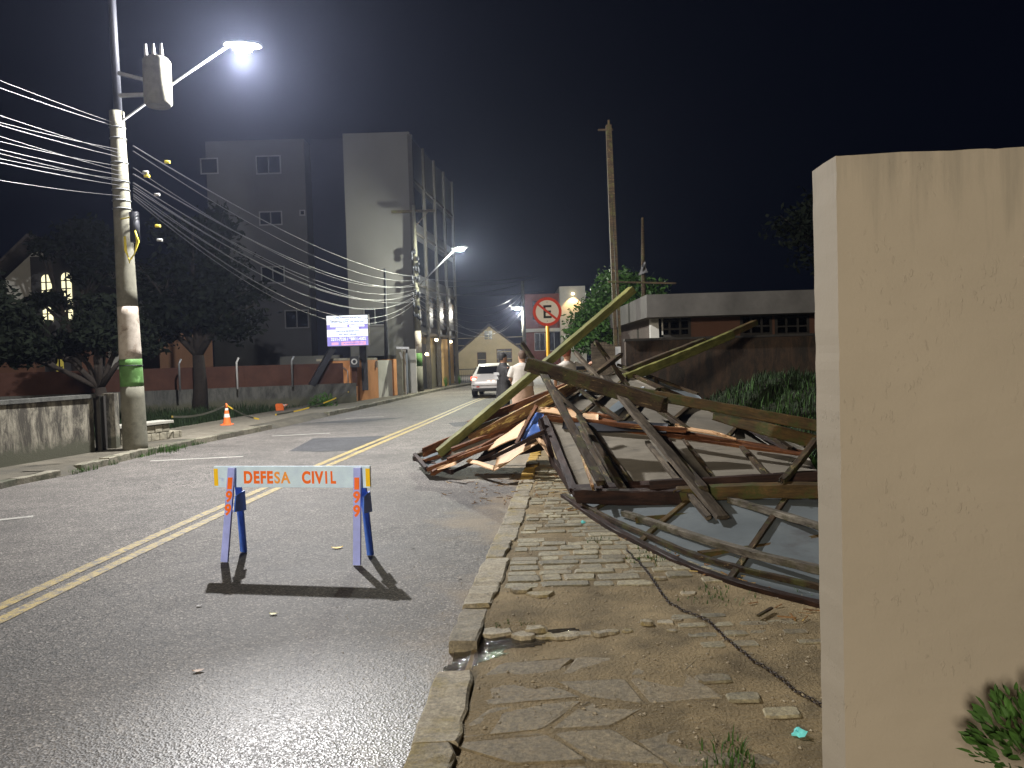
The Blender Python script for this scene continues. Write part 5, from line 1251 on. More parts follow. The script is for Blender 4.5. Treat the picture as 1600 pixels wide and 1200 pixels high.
t = thing('railing_fence', 'dark railing fence in front of the cream cottage', 'fence', (a.x, 52, 0)); fa = W(708, 590, 50.5); fb = W(760, 590, 50.5); zt_ = W(730, 577, 50.5).z
mb = MB(); mb.bar((fa.x, 50.5, zt_), (fb.x, 50.5, zt_), .05, .06); mb.bar((fa.x, 50.5, .15), (fb.x, 50.5, .15), .05, .06); part('rail', mb, 'dark_metal', t)
mb = MB(); k = fa.x
while k < fb.x: mb.box((k, 50.49, .1), (k+.03, 50.52, zt_)); k += .13
part('bars', mb, 'dark_metal', t)
# brown and white building with arch lamp
Y_ = 88.0; o = W(870, 600, Y_); t = thing('modern_house', 'dark red and white two storey house with a warm lamp high on its wall', 'house', (o.x, Y_, 0))
a, b = wbox(818, 884, 459, 600, Y_+.8, 8, 0); part('wall', MB().box(a, b), 'brick_red', t)
a, b = wbox(876, 916, 447, 600, Y_-.5, 8, 0); part('tower', MB().box(a, b), 'white_wall', t)
a, b = wbox(815, 890, 513, 518, Y_-.2, 1.2); part('ledge', MB().box(a, b), 'white_wall', t)
window(t, 835, 852, 520, 548, Y_+.78, 2); window(t, 856, 876, 518, 548, Y_+.78, 2); window(t, 832, 850, 470, 500, Y_+.78, 2, 'fence_brown')
mb = MB(); c = W(895, 459, Y_-.75); mb.ell(c, (.18, .12, .12), 10, 6); part('wall_lamp', mb, 'bulb', t)
lw_ = light('wall_lamp_light', 'SPOT', c-Vector((0, .35, .05)), 800, (1, .62, .25), spot_size=R(95), spot_blend=.35, shadow_soft_size=.1); lw_.rotation_euler = (R(12), 0, 0)

# right house
M['fascia'] = simple('fascia', (.085, .080, .072), .9, .3, 1.2, .2, 20, .004, world=True)
Y_ = 20.0; o = W(1050, 540, Y_); t = thing('flat_roof_house', 'low peach house with white roof fascia behind the grassy bank', 'house', (o.x, Y_, 1.1))
a, b = wbox(1018, 1400, 486, 560, Y_, 8, .9); zt_ = W(1040, 493, Y_).z
part('wall', MB().box((a[0], Y_, .9), (b[0], Y_+8, zt_)), 'peach_grey', t)
part('wall_band', MB().box((a[0]+.01, Y_-.012, zt_-.62), (b[0], Y_-.002, zt_-.01)), 'peach', t)
a2, b2_ = wbox(1010, 1400, 459, 491, Y_-.9, 9); zf = W(1030, 460, Y_-.9).z
part('roof_fascia', MB().box((a2[0], Y_-.95, zt_-.08), (b2_[0], Y_+8.5, zf)), 'fascia', t)
part('corner_column', MB().box((a[0]-.02, Y_-.03, .9), (a[0]+.30, Y_+.2, zt_-.08)), 'white_wall', t)
for r_ in ((1029, 1079, 488, 527), (1156, 1206, 481, 524), (1210, 1264, 481, 524)):
    window(t, *r_, Y_, 3, 'gate_dark', 'glass', .07, 3); 
M['pane_pale'] = simple('pane_pale', (.09, .095, .10), .2, .2, 2, 0)
M['wall_brown'] = dirty_mat('wall_brown', (.060, .036, .022), (.022, .017, .012), .5)
Yw = 15.8; a, b = wbox(978, 1420, 526, 580, Yw, .2); zt_ = W(1120, 529, Yw).z
t = thing('garden_wall', 'stained brown garden wall below the peach house windows', 'wall', (a[0], Yw, .9)); part('wall', MB().box((a[0], Yw, .6), (b[0], Yw+.2, zt_)), 'wall_brown', t)
part('coping', MB().box((a[0]-.02, Yw-.04, zt_+.003), (b[0], Yw+.24, zt_+.05)), 'gate_dark', t)
mb = MB(); q = W(927, 575, 17.5); q2 = W(960, 575, 17.5); zt_ = W(940, 537, 17.5).z
for k in range(9): x = q.x+(q2.x-q.x)*k/8; mb.box((x-.035, 17.5, .2), (x+.03, 17.53, zt_+rng.uniform(-.06, .05)))
solo('picket_fence', mb, 'wood_grey', 'grey board fence behind the crossed sticks', 'fence')
# small lit doorway, its light put into the colour of a pale box
q = W(957, 562, 17.9); mb = MB(); mb.box((q.x-.16, 17.9, q.z-.35), (q.x+.2, 18.1, q.z+.3)); solo('lit_doorway_box', mb, 'frame_white', 'pale box for a small lit doorway at the foot of the wooden pole', 'cabinet')
# broken gable with pale sheet above the tree
q = P(1005, 430, 24); q_ = P(1004, 340, 24); t = thing('broken_mast', 'broken mast with a torn pale sheet hanging above the tree', 'mast', (q.x, q.y, 1)); mb = MB(); mb.tube([(q.x, q.y, .8), q, q_], [.09, .07, .04], 8); part('mast', mb, 'wood_dark', t)
mb, nr = sheetmb([P(998, 430, 23.9), P(1012, 426, 23.9), P(1008, 408, 23.9), P(1003, 413, 23.9)], 8, .25, .01, 5); part('torn_sheet', mb, 'window_dim', t)

# church on the left
M['lit_window'] = emissive('lit_window', (1.0, .92, .58), 1.3); M['lit_dim'] = emissive('lit_dim', (.75, .62, .12), .30); M['muntin'] = M['gate_dark']
Y_ = 34.0; o = W(90, 600, Y_); t = thing('church', 'dim church building with two tall lit arched windows behind the trees', 'church', (o.x, Y_, 0))
a, b = wbox(52, 132, 400, 620, Y_, 10, 0); part('tower_wall', MB().box(a, b), 'facade_grey', t)
a, b = wbox(-90, 52, 470, 620, Y_+.8, 10, 0); part('wall', MB().box(a, b), 'white_wall', t)
a, b = wbox(-90, 58, 566, 620, Y_-.6, 1.3, 0); part('porch_wall', MB().box(a, b), 'peach', t)
a, b = wbox(128, 250, 520, 620, Y_-.4, 6, 0); part('side_wall', MB().box(a, b), 'peach', t)
a, b = wbox(171, 196, 530, 600, Y_-.45, .1, 0); part('door', MB().box((a[0], a[1]-.06, W(180, 596, Y_).z), b), 'white_wall', t)
mb = MB()
for k in range(5): a, b = wbox(150, 215, 596+k*4, 600+k*4, Y_-1-.35*k, 0); mb.box((a[0], Y_-1.2-.35*k, -.05), (b[0], Y_-.85-.35*k, max(.05, a[2])))
part('steps', mb, 'wall_low', t)
pk = W(60, 375, Y_); l0 = W(-60, 490, Y_); r0_ = W(180, 450, Y_)
for q in (l0, r0_):
    mb = MB(); v = [(pk.x, Y_-.8, pk.z), (q.x, Y_-.8, q.z), (q.x, Y_+11, q.z), (pk.x, Y_+11, pk.z)]; v += [(p[0], p[1], p[2]+.16) for p in v]; mb.add(v, [(0,1,2,3),(7,6,5,4),(0,4,5,1),(1,5,6,2),(2,6,7,3),(3,7,4,0)]); part('roof', mb, 'tile_dark', t)
mb = MB(); g_ = [W(-30, 470, Y_+.1), W(140, 470, Y_+.1), W(62, 385, Y_+.1)]; mb.add([g_[0], g_[1], g_[2]]+[p+Vector((0, .3, 0)) for p in g_], [(0, 1, 2), (5, 4, 3)]); part('gable', mb, 'white_wall', t)
def archwin(px0, px1, py0, py1, Y, mat):
    (xa, y, za), (xb, _, zb) = wbox(px0, px1, py0, py1, Y, 0); r_ = (xb-xa)/2; cx_ = (xa+xb)/2; cz = zb-r_
    pts = [(xa, za), (xb, za)]+[(cx_+r_*math.cos(k*math.pi/10), cz+r_*math.sin(k*math.pi/10)) for k in range(11)]
    mb = MB(); n = len(pts); mb.add([(x, y-.05, z) for x, z in pts]+[(x, y-.01, z) for x, z in pts], [tuple(range(n)), tuple(range(n, 2*n))[::-1]]+[(k, n+k, n+(k+1) % n, (k+1) % n) for k in range(n)])
    f = part('window', mb, mat, t); mb = MB(); mb.box((cx_-.03, y-.08, za), (cx_+.03, y-.055, zb)); nz = max(2, int((zb-za)/.33))
    for k in range(1, nz): z = za+(zb-za)*k/nz; mb.box((xa, y-.078, z-.022), (xb, y-.056, z+.022))
    part('muntins', mb, 'gate_dark', f)
archwin(67, 82, 429, 503, Y_, 'lit_window'); archwin(98, 113, 426, 501, Y_, 'lit_window'); archwin(89, 100, 561, 586, Y_, 'lit_dim')

# ------------------------------------------------------------------ trees
M['bark'] = simple('bark', (.018, .014, .011), .9, .3, 8, .9, 25, .02, world=True)
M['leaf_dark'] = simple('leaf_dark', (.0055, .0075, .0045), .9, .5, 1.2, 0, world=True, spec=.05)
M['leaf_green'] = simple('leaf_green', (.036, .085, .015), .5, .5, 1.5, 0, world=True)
def tree(label, base, blobs, nleaf, mat, seed, trunk_r=.14, ls=.10, group=None, limbs=True):
    rr = random.Random(seed); base = Vector(base); t = thing('tree', label, 'tree', base, group)
    cen = sum((Vector(b[0]) for b in blobs), Vector())/len(blobs); mb = MB()
    fork = base+Vector((cen.x-base.x, cen.y-base.y, 0))*.15+Vector((0, 0, max(.8, (cen.z-base.z)*.45)))
    mb.tube([base-Vector((0, 0, .1)), base+(fork-base)*.5+Vector((.05, 0, 0)), fork], [trunk_r*1.3, trunk_r, trunk_r*.85], 10)
    for b in blobs:
        c = Vector(b[0]); m1 = fork+(c-fork)*.5+Vector((rr.uniform(-.2, .2), 0, rr.uniform(.0, .2))); mb.tube([fork, m1, c, c+Vector((rr.uniform(-.3, .3), 0, b[1]*.6))], [trunk_r*.6, trunk_r*.4, trunk_r*.2, .01], 7)
        for k in range(4):
            e = c+Vector((rr.uniform(-1, 1), rr.uniform(-1, 1), rr.uniform(-.6, .8)))*b[1]*.8; mb.tube([m1, (m1+e)/2+Vector((0, 0, .1)), e], [trunk_r*.22, trunk_r*.14, .008], 5)
    part('trunk', mb, 'bark', t); mb = MB(); tot = sum(b[1]**2 for b in blobs)
    clumps = []
    for b in blobs:
        for k in range(int(26*b[1]**2/tot*len(blobs))+6):
            v = Vector((rr.gauss(0, 1), rr.gauss(0, 1), rr.gauss(0, 1))).normalized()*(rr.random()**.4)*b[1]; v.z *= .75; clumps.append(Vector(b[0])+v)
    for k in range(nleaf):
        c = rr.choice(clumps); s_ = .13*(b[1]+.8)
        p = c+Vector((rr.gauss(0, s_), rr.gauss(0, s_), rr.gauss(0, s_*.7))); d1 = Vector((rr.gauss(0, 1), rr.gauss(0, 1), rr.gauss(-.3, .7))).normalized(); d2 = d1.cross(Vector((rr.gauss(0, 1), rr.gauss(0, 1), rr.gauss(0, 1)))).normalized(); z_ = ls*rr.uniform(.6, 1.4)
        mb.add([p-d1*z_, p+d2*z_*.42, p+d1*z_, p-d2*z_*.42], [(0, 1, 2, 3)])
    part('crown', mb, mat, t); return t
def pb_(px, py, Y, r_): q = W(px, py, Y); return ((q.x, q.y, q.z), r_)
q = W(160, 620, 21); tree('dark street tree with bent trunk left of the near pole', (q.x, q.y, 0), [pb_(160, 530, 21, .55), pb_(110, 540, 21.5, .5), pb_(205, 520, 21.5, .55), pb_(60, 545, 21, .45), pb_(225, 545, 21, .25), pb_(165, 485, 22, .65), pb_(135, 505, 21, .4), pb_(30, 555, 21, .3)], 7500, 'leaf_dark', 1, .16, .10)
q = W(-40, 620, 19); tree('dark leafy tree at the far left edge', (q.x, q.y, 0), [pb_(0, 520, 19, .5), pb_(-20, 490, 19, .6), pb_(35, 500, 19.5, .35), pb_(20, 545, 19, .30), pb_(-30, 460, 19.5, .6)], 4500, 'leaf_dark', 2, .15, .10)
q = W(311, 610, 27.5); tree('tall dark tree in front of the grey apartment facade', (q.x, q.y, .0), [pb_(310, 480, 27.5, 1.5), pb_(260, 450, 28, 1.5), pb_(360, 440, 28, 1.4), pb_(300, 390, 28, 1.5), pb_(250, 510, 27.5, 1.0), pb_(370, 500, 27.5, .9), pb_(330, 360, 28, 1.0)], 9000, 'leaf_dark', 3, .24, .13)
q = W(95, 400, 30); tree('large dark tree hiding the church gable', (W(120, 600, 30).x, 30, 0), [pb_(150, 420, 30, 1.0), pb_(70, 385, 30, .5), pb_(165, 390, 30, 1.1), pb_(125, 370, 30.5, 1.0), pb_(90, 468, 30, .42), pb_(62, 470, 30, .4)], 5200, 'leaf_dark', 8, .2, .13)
q = W(925, 560, 27); tree('green bushy tree lit by the arch lamp behind the no parking sign', (q.x, q.y, .0), [pb_(922, 508, 27, .62), pb_(945, 480, 27.5, .7), pb_(952, 515, 27, .9), pb_(985, 500, 27.5, 1.0), pb_(960, 448, 28, .65), pb_(912, 530, 26.5, .42), pb_(995, 460, 28, .8)], 26000, 'leaf_green', 4, .2, .085)
q = W(1340, 560, 24); tree('faint bare dark tree rising behind the plaster wall', (q.x+.5, q.y, 1.), [pb_(1250, 360, 24, .8), pb_(1300, 330, 24, 1.2), pb_(1330, 400, 24, 1.3)], 3000, 'leaf_dark', 5, .2, .11)
# leafy bush at lower right against the wall and shrub in the lot
M['leaf_bright'] = simple('leaf_bright', (.035, .085, .014), .7, .6, 14, .4, 60, .002, world=True)
def bush(label, c, r_, n, ls, mat, seed):
    rr = random.Random(seed); mb = MB(); c = Vector(c)
    for k in range(n):
        v = Vector((rr.gauss(0, 1), rr.gauss(0, 1), abs(rr.gauss(0, 1)))); v = v.normalized()*rr.random()**.5*r_; p = c+v
        d1 = (v+Vector((rr.gauss(0, .3), rr.gauss(0, .3), .25))*r_).normalized(); d2 = d1.cross(Vector((rr.gauss(0, 1), rr.gauss(0, 1), rr.gauss(0, 1)))).normalized(); s_ = ls*rr.uniform(.5, 1.2); up = d1.cross(d2)*s_*.18
        mb.add([p-d1*s_, p+d2*s_*.42-d1*s_*.2+up, p+d2*s_*.32+d1*s_*.45+up, p+d1*s_, p-d2*s_*.32+d1*s_*.45+up, p-d2*s_*.42-d1*s_*.2+up], [(0, 1, 2, 3), (0, 3, 4, 5)])
    for k in range(10): a_ = rr.uniform(0, 6.28); mb.tube([c-Vector((0, 0, .05)), c+Vector((math.cos(a_)*.5, math.sin(a_)*.5, .6))*r_*.8], [.004, .002], 4)
    return solo('leafy_bush', mb, mat, label, 'bush')
q = P(1650, 1190, 1.8); bush('bright green leafy bush at the foot of the plaster wall, bottom right', (q.x+.05, q.y+.08, q.z-.06), .20, 520, .022, 'leaf_bright', 1)
q = G(505, 637, .05); bush('scrubby weed beside the rubble heap', (q.x, q.y, .05), .55, 500, .06, 'leaf_green', 2)

# ------------------------------------------------------------------ cones and tape
M['cone_orange'] = simple('cone_orange', (.75, .16, .04), .5, .1, 10, 0); M['cone_white'] = simple('cone_white', (.7, .68, .6), .4, .1, 10, 0)
def cone(label, c, ht, axis=Vector((0, 0, 1))):
    c = Vector(c); q_ = axis.to_track_quat('Z', 'Y').to_matrix(); t = thing('traffic_cone', label, 'traffic cone', c)
    def tr(mb): mb.v = [c+q_ @ v for v in mb.v]; return mb
    b_ = ht*.26; mb = MB(); mb.loft([[Vector((math.copysign(abs(math.cos(a_))**.4, math.cos(a_))*b_*s_, math.copysign(abs(math.sin(a_))**.4, math.sin(a_))*b_*s_, z)) for a_ in [2*math.pi*(k+.5)/24 for k in range(24)]] for s_, z in ((1, 0), (1, .02), (.96, .03))], smooth=False); part('base', tr(mb), 'cone_orange', t)
    def rad(z): return ht*(.19-.155*z)
    for z0_, z1_, m_ in ((.04, .36, 'cone_orange'), (.36, .52, 'cone_white'), (.52, .68, 'cone_orange'), (.68, .78, 'cone_white'), (.78, 1, 'cone_orange')):
        mb = MB(); mb.loft([[Vector((rad(z)*math.cos(a_), rad(z)*math.sin(a_), z*ht)) for a_ in [2*math.pi*k/20 for k in range(20)]] for z in (z0_, z1_)], cap=(z1_ == 1)); part('cone_shell' if m_ == 'cone_orange' else 'reflective_band', tr(mb), m_, t)
    return t
c1 = G(355, 664, .105); cone('orange and white traffic cone standing on the left pavement holding tape', c1, .56)
c2 = G(437, 644, .05); cone('fallen orange cone lying in the weeds with its base toward the street', c2+Vector((0, 0, .14)), .55, Vector((.2, 1, .15)))
mb = MB(); top = c1+Vector((0, 0, .52)); s0 = P(268, 651, 16.2)
M['tape'] = None
mt, n, l, b = newmat('tape'); co = coords(n, l, (1, 1, 1)); wv = n.new('ShaderNodeTexWave'); wv.inputs['Scale'].default_value = .9; wv.bands_direction = 'X'; l.new(co, wv.inputs[0]); r = ramp(n, [(.45, (.03, .03, .02)), (.55, (.75, .5, .03))]); l.new(wv.outputs[0], r.inputs[0]); l.new(r.outputs[0], b.inputs['Base Color']); b.inputs['Roughness'].default_value = .4; M['tape'] = mt
def tape(a_, b_, sag, label):
    mb = MB(); n_ = 20; pts = [a_+(b_-a_)*(i/n_)-Vector((0, 0, sag*4*(i/n_)*(1-i/n_))) for i in range(n_+1)]; vs = []
    for p in pts: vs += [p+Vector((0, 0, .022)), p+Vector((0, .006, -.022)), p+Vector((0, .010, -.022)), p+Vector((0, .004, .022))]
    mb.add(vs, [(4*i+k, 4*i+(k+1) % 4, 4*i+4+(k+1) % 4, 4*i+4+k) for i in range(n_) for k in range(4)]); return solo('barrier_tape', mb, 'tape', label, 'tape')
tape(s0, top, .10, 'yellow and black barrier tape from the stone wall to the cone'); tape(top, P(405, 655, 21.5), .06, 'yellow barrier tape dropping right from the standing cone'); tape(P(430, 648, 22.5), P(545, 612, 28.5), .12, 'pale barrier tape strung over the weeds to the gatehouse')

# ------------------------------------------------------------------ car
def car(label, loc, ang):
    t = thing('hatchback_car', label, 'car', (0, 0, 0)); M['car_white'] = simple('car_white', (.72, .70, .68), .3, .03, 4, 0, spec=.5)
    M['car_black'] = simple('car_black', (.012, .012, .014), .4, .2, 10, 0); M['tail_red'] = emissive('tail_red', (1.0, .05, .02), 5); M['tail_hot'] = emissive('tail_hot', (1.0, .55, .30), 7); M['plate'] = emissive('plate_lit', (1.0, .75, .5), .8)
    rot = Matrix.Rotation(ang, 3, 'Z'); tr = lambda mb: (setattr(mb, 'v', [rot @ Vector((v.x, v.y, v.z*.91))+Vector(loc) for v in mb.v]), mb)[1]
    # stations: y, half width, bottom z, belt z, roof half width, roof z
    st_ = [(0.0, .70, .42, .62, .68, .66), (.05, .80, .34, .80, .72, .84), (.16, .84, .30, .96, .70, .99), (.24, .85, .28, .99, .66, 1.08), (.55, .86, .26, 1.0, .60, 1.46), (1.0, .87, .24, .99, .62, 1.53), (1.9, .88, .24, .97, .63, 1.54), (2.5, .88, .24, .95, .60, 1.46), (3.1, .87, .25, .93, .66, 1.06), (3.5, .85, .26, .88, .68, .93), (4.0, .78, .30, .74, .62, .78), (4.15, .62, .38, .60, .5, .64)]
    rings = []
    for y, hw, zb, zbelt, rw, zr in st_:
        rg = []
        for s_ in (1, -1):
            pr = [(hw*.55, zb), (hw*.93, zb+.02), (hw, zb+.16), (hw*1.01, (zb+zbelt)/2), (hw*.97, zbelt), (rw+(hw*.97-rw)*.35, zbelt+(zr-zbelt)*.62), (rw*.97, zr-.03*(zr-zbelt > .1)), (rw*.55, zr+.015)]
            pr = [Vector((s_*x, y, z)) for x, z in pr]; rg += pr if s_ > 0 else pr[::-1]
        rings.append(rg)
    mb = MB(); mb.loft(rings); body = part('body', tr(mb), 'car_white', t)
    def q4(pts, mat, nm, par=t, th=.006, off=Vector((0, -.008, .004))):
        mb = MB(); v = [Vector(p)+off for p in pts]; nrm = (v[1]-v[0]).cross(v[2]-v[0]).normalized()*th; v += [p-nrm for p in v]; n_ = len(pts)
        mb.add(v, [tuple(range(n_)), tuple(range(n_, 2*n_))[::-1]]+[(k, n_+k, n_+(k+1) % n_, (k+1) % n_) for k in range(n_)]); return part(nm, tr(mb), mat, par)
    q4([(-.62, .235, 1.06), (.62, .235, 1.06), (.53, .50, 1.395), (-.53, .50, 1.395)], 'car_black', 'rear_window', off=Vector((0, -.035, .035)))
    q4([(-.56, .44, 1.44), (.56, .44, 1.44), (.54, .62, 1.50), (-.54, .62, 1.50)], 'car_white', 'spoiler', th=.03, off=Vector((0, -.06, .045)))
    mb = MB(); mb.box((-.78, -.03, .30), (.78, .12, .44)); mb.box((-.60, -.045, .34), (.60, .0, .40)); part('bumper', tr(mb), 'car_black', t, .01)
    for s_ in (-1, 1):
        mb = MB(); mb.loft([[Vector((s_*x*1.0, y, z)) for x, y, z in ((.86, .22, .80), (.80, .07, .78), (.62, .055, .82), (.60, .10, .95), (.80, .17, .98), (.87, .26, .96))], [Vector((s_*x, y+.05, z)) for x, y, z in ((.84, .22, .81), (.78, .07, .79), (.62, .055, .83), (.60, .10, .94), (.78, .17, .97), (.85, .26, .95))]], smooth=False); tl = part('taillight', tr(mb), 'tail_red', t)
        mb = MB(); mb.ell((s_*.72, .055, .85), (.09, .02, .04), 10, 6); part('bulb', tr(mb), 'tail_hot', tl)
        mb = MB(); mb.box((s_*.55-.06, -.05, .48), (s_*.55+.06, -.0, .53)); part('reflector', tr(mb), 'sign_red', t)
        q4([(s_*.875, .75, 1.0), (s_*.885, 2.4, .97), (s_*.70, 2.2, 1.38), (s_*.70, 1.0, 1.42)], 'glass', 'side_window', off=Vector((s_*.012, 0, 0)))
        for y in (.75, 3.35):
            mb = MB(); mb.tube([(s_*.66, y, .31), (s_*.88, y, .31)], .31, 24, smooth=False); wh = part('wheel', tr(mb), 'car_black', t, .03); mb = MB(); mb.tube([(s_*.87, y, .31), (s_*.892, y, .31)], .19, 16, smooth=False); part('rim', tr(mb), 'metal', wh)
        mb = MB(); mb.ell((s_*.98, 2.45, 1.02), (.10, .07, .07), 10, 6); part('mirror', tr(mb), 'car_white', t)
    mb = MB(); mb.box((-.20, .035, .62), (.20, .05, .74)); part('number_plate', tr(mb), 'plate', t)
    for s_ in (-.1, .1):
        mb = MB(); mb.box((s_-.05, .012, .755), (s_+.05, .03, .775)); part('plate_light', tr(mb), 'tail_hot', t)
    mb = MB(); mb.box((-.08, .10, .905), (.08, .12, .93)); part('badge', tr(mb), 'metal', t)
cc = G(735, 622); car('white hatchback car with glowing red tail lights, seen from behind', (cc.x+.88, cc.y, 0), R(-4))

# ------------------------------------------------------------------ people
M['skin'] = simple('skin', (.42, .24, .16), .55, .1, 12, 0); M['hair'] = simple('hair', (.07, .045, .03), .6, .3, 30, .4, 80, .005); M['hair_red'] = simple('hair_red', (.20, .06, .03), .5, .3, 30, .4, 80, .005)
M['coat_dark'] = simple('coat_dark', (.022, .021, .021), .6, .3, 4, .6, 9, .02); M['trousers'] = simple('trousers', (.012, .013, .018), .8, .2, 8, .3, 20, .01)
M['shirt_white'] = simple('shirt_white', (.40, .37, .33), .8, .08, 5, .6, 8, .02); M['poncho'] = simple('poncho', (.42, .32, .25), .7, .12, 4, .7, 8, .02); M['shoe'] = simple('shoe', (.03, .025, .02), .5, .2, 10, 0)
M['beige'] = simple('beige', (.36, .24, .17), .8, .15, 6, .5, 10, .02)
def ringe(c, rx, ry, n=16, sq=1.0): return [Vector(c)+Vector((math.copysign(abs(math.cos(a_))**sq, math.cos(a_))*rx, math.copysign(abs(math.sin(a_))**sq, math.sin(a_))*ry, 0)) for a_ in [2*math.pi*k/n for k in range(n)]]
def hand(mb, wrist, d, palm_n, curl=.5):
    d = d.normalized(); s_ = d.cross(palm_n).normalized(); pn = s_.cross(d).normalized()
    mb.ell(wrist+d*.045, (.042, .042, .040), 10, 8); mb.tube([wrist-d*.02, wrist+d*.03, wrist+d*.085], [.026, .034, .030], 10)
    for k, (o_, ln) in enumerate(((-.030, .070), (-.010, .080), (.010, .075), (.030, .060))):
        p = wrist+d*.08+s_*o_; q = p+d*ln*.45+pn*ln*.12*curl; r_ = q+d*ln*.3+pn*ln*.45*curl; e = r_+d*ln*.10+pn*ln*.4*curl; mb.tube([p-d*.02, p, q, r_, e], [.010, .0105, .010, .009, .007], 7)
    p = wrist+d*.03-s_*.03; mb.tube([p, p-s_*.025+d*.02+pn*.01, p-s_*.03+d*.055+pn*.02], [.013, .012, .009], 7)
def person(label, base, ang, H=1.75, top='coat', headturn=0, arms=None, hair='hair', cap=False, legmat='trousers', extra=None):
    """figure facing +Y when ang = 0"""
    t = thing('person', label, 'person', base); k = H/1.75; rot = Matrix.Rotation(ang, 3, 'Z'); B0 = Vector(base)
    def fin(mb, voxel, sm=2):
        mb.v = [B0+rot @ (v*k) for v in mb.v]; return fuse(mb, voxel, sm)
    def flat(mb): mb.v = [B0+rot @ (v*k) for v in mb.v]; return mb
    arms = arms or {-1: [(-.20, 0, 1.42), (-.27, -.03, 1.14), (-.25, .06, .90)], 1: [(.20, 0, 1.42), (.27, -.03, 1.14), (.25, .06, .90)]}
    mb = MB(); hr = Matrix.Rotation(headturn, 3, 'Z')
    for s_ in (-1, 1):
        mb.tube([(s_*.095, 0, .92), (s_*.10, .005, .70), (s_*.105, .015, .49), (s_*.11, -.02, .33), (s_*.11, -.02, .09), (s_*.11, -.01, .05)], [.095, .082, .056, .060, .038, .038], 12)
        mb.loft([[Vector((s_*.11+x*w_, y, z)) for x, z in ((-1, .0), (1, .0), (1.0, h*.6), (.6, h), (-.6, h), (-1.0, h*.6))] for y, w_, h in ((-.07, .03, .05), (-.03, .04, .09), (.05, .045, .07), (.14, .045, .045), (.19, .03, .03))])
        A = [Vector(p) for p in arms[s_]]; mb.tube([A[0], A[0]+(A[1]-A[0])*.5, A[1], A[1]+(A[2]-A[1])*.4, A[2]], [.052, .048, .039, .037, .026], 10)
        hand(mb, A[2], (A[2]-A[1]), Vector((0, 0, 1)) if abs((A[2]-A[1]).normalized().z) < .6 else Vector((-s_, 0, 0)), .7)
    mb.loft([ringe((0, 0, z), rx, ry) for z, rx, ry in ((.86, .15, .10), (.95, .165, .115), (1.08, .145, .10), (1.22, .165, .115), (1.36, .185, .115), (1.44, .17, .095), (1.49, .07, .065), (1.53, .055, .058), (1.60, .055, .06))])
    hd = MB(); hd.loft([[hr @ v for v in ringe((0, yo, z), rx, ry)] for z, rx, ry, yo in ((1.515, .035, .04, .03), (1.535, .055, .065, .02), (1.57, .066, .082, .01), (1.62, .074, .092, .0), (1.67, .076, .096, -.003), (1.71, .070, .088, -.006), (1.74, .05, .062, -.008), (1.752, .02, .025, -.008))])
    hd.ell(hr @ Vector((0, .098, 1.615)), (.012, .018, .022), 8, 6)
    for s_ in (-1, 1): hd.ell(hr @ Vector((s_*.076, -.005, 1.625)), (.010, .020, .030), 8, 6); hd.ell(hr @ Vector((s_*.03, .083, 1.645)), (.014, .010, .008), 8, 5)
    hd.ell(hr @ Vector((0, .086, 1.572)), (.025, .010, .008), 8, 5); mb.add(hd.v, hd.f)
    body = part('body', fin(mb, .011, 1), 'skin', t)
    hm = MB(); hm.loft([[hr @ v for v in ringe((0, yo, z), rx, ry)] for z, rx, ry, yo in ((1.59, .070, .060, -.045), (1.63, .083, .080, -.028), (1.68, .088, .098, -.014), (1.73, .078, .092, -.010), (1.765, .045, .055, -.010), (1.775, .015, .02, -.01))])
    if cap: hm.ell(hr @ Vector((0, .11, 1.69)), (.07, .07, .010), 12, 5)
    part('cap' if cap else 'hair', fin(hm, .012, 1), 'coat_dark' if cap else hair, t)
    if False:
        mb = MB(); mb.tube([hr @ Vector(p) for p in ((0, -.08, 1.66), (0, -.115, 1.56), (.01, -.12, 1.44))], [.05, .06, .035], 10); part('hair', fin(mb, .012, 1), hair, t)
    def sleeve(mb, to, rs, wr=1.0):
        for s_ in (-1, 1):
            A = [Vector(p) for p in arms[s_]]; P_ = [A[0]+Vector((-s_*.03, 0, .0)), A[0]+(A[1]-A[0])*.5, A[1]]
            if to > 1: P_ += [A[1]+(A[2]-A[1])*.5, A[1]+(A[2]-A[1])*.95]; rr_ = [.075, .068, .060, .052, .046]
            else: P_ = P_[:2]+[A[0]+(A[1]-A[0])*.85]; rr_ = [.078, .078, .080]
            mb.tube(P_, [r_*wr for r_ in rr_], 12)
    mb = MB()
    if top == 'coat':
        mb.loft([ringe((0, 0, z), rx, ry, 20) for z, rx, ry in ((.66, .25, .19), (.80, .235, .175), (1.0, .205, .155), (1.2, .20, .148), (1.36, .215, .145), (1.44, .20, .125), (1.49, .11, .09), (1.535, .085, .085))]); sleeve(mb, 2, 0); mat = 'coat_dark'
    elif top == 'poncho':
        mb.loft([ringe((0, 0, z), rx, ry, 20) for z, rx, ry in ((1.0, .245, .19), (1.12, .235, .18), (1.25, .235, .17), (1.38, .24, .15), (1.45, .20, .125), (1.49, .11, .09), (1.51, .09, .08))]); sleeve(mb, 1, 0, 1.15); mat = 'shirt_white'
    else:
        mb.loft([ringe((0, 0, z), rx, ry, 20) for z, rx, ry in ((.88, .20, .15), (1.0, .195, .145), (1.2, .19, .14), (1.36, .205, .14), (1.44, .19, .12), (1.49, .10, .085), (1.505, .085, .078))]); sleeve(mb, 1, 0); mat = 'shirt_white'
    part('coat' if top == 'coat' else 'shirt', fin(mb, .016, 3), mat, t)
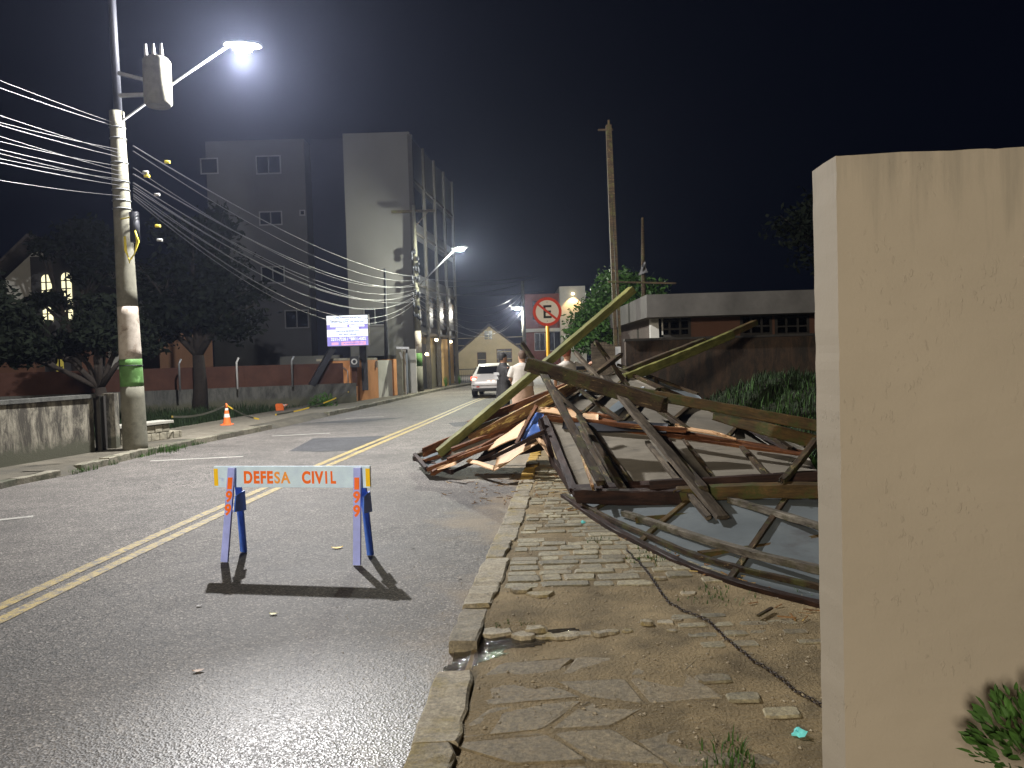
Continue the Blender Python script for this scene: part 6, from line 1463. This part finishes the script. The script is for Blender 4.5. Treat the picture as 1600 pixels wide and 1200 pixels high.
    if top == 'poncho':
        mb = MB(); mb.loft([ringe((0, 0, z), rx*(1+.05*math.sin(z*9)), ry, 20) for z, rx, ry in ((.50, .255, .20), (.62, .25, .19), (.8, .24, .185), (1.03, .225, .17))]); part('skirt', fin(mb, .018, 3), 'beige', t)
    else:
        mb = MB()
        for s_ in (-1, 1): mb.tube([(s_*.095, 0, .95), (s_*.10, .005, .70), (s_*.105, .01, .48), (s_*.11, -.015, .30), (s_*.11, -.015, .07)], [.11, .098, .078, .072, .066], 12)
        mb.loft([ringe((0, 0, z), rx, ry) for z, rx, ry in ((.82, .17, .12), (.92, .18, .13), (.99, .17, .12))]); part('trousers', fin(mb, .014, 2), legmat, t)
    mb = MB()
    for s_ in (-1, 1): mb.loft([[Vector((s_*.11+x*w_, y, z)) for x, z in ((-1, .0), (1, .0), (1.0, h*.6), (.6, h), (-.6, h), (-1.0, h*.6))] for y, w_, h in ((-.085, .035, .06), (-.04, .05, .11), (.05, .054, .09), (.14, .054, .06), (.205, .035, .04))])
    part('shoes', flat(mb), 'shoe', t)
    return t, rot, k
b1 = G(789, 667); t, rot, k = person('person in a long dark raincoat and cap, hands clasped, facing right beside the car', (b1.x, b1.y, 0), R(-62), 1.72, 'coat', R(-8), {-1: [(-.19, 0, 1.42), (-.25, .02, 1.14), (-.10, .25, 1.00)], 1: [(.19, 0, 1.42), (.25, .02, 1.14), (.10, .25, .97)]}, cap=True)
bp = Vector((b1.x, b1.y, 0)); 
me = text_mesh('DEFESA', .085, .004, .001); off = bp+rot @ (Vector((-.03, -.168, 1.27))*k); place(me, off, rot @ Vector((1, 0, 0)), fz); part('back_lettering', me, 'frame_white', t)
me = text_mesh('CIVIL', .085, .004, .001); off = bp+rot @ (Vector((-.03, -.168, 1.17))*k); place(me, off, rot @ Vector((1, 0, 0)), fz); part('back_lettering', me, 'frame_white', t)
b2 = G(819, 676); person('person in a loose pale shirt over a long beige skirt, back turned, behind the pile', (b2.x, b2.y, 0), R(12), 1.74, 'poncho', R(15), {-1: [(-.20, 0, 1.42), (-.26, .03, 1.16), (-.16, .24, 1.08)], 1: [(.20, 0, 1.42), (.26, .03, 1.16), (.14, .25, 1.12)]})
b3 = P(886, 560, 14.2); t, rot, k = person('person in a white shirt with reddish hair raising one arm behind the pile', (b3.x, b3.y, .07), R(25), 1.69, 'tshirt', R(-50), {-1: [(-.19, 0, 1.42), (-.25, .02, 1.14), (-.14, .22, 1.02)], 1: [(.19, 0, 1.42), (.42, .04, 1.34), (.60, .20, 1.40)]}, hair='hair_red')
mb = MB(); q = P(907, 575, 14.1); mb.box((q.x-.08, q.y-.04, q.z-.035), (q.x+.08, q.y+.0, q.z+.035)); solo('handbag', mb, 'trousers', 'small dark bag hanging at the side of the person in the white shirt', 'bag', bevel=.01)
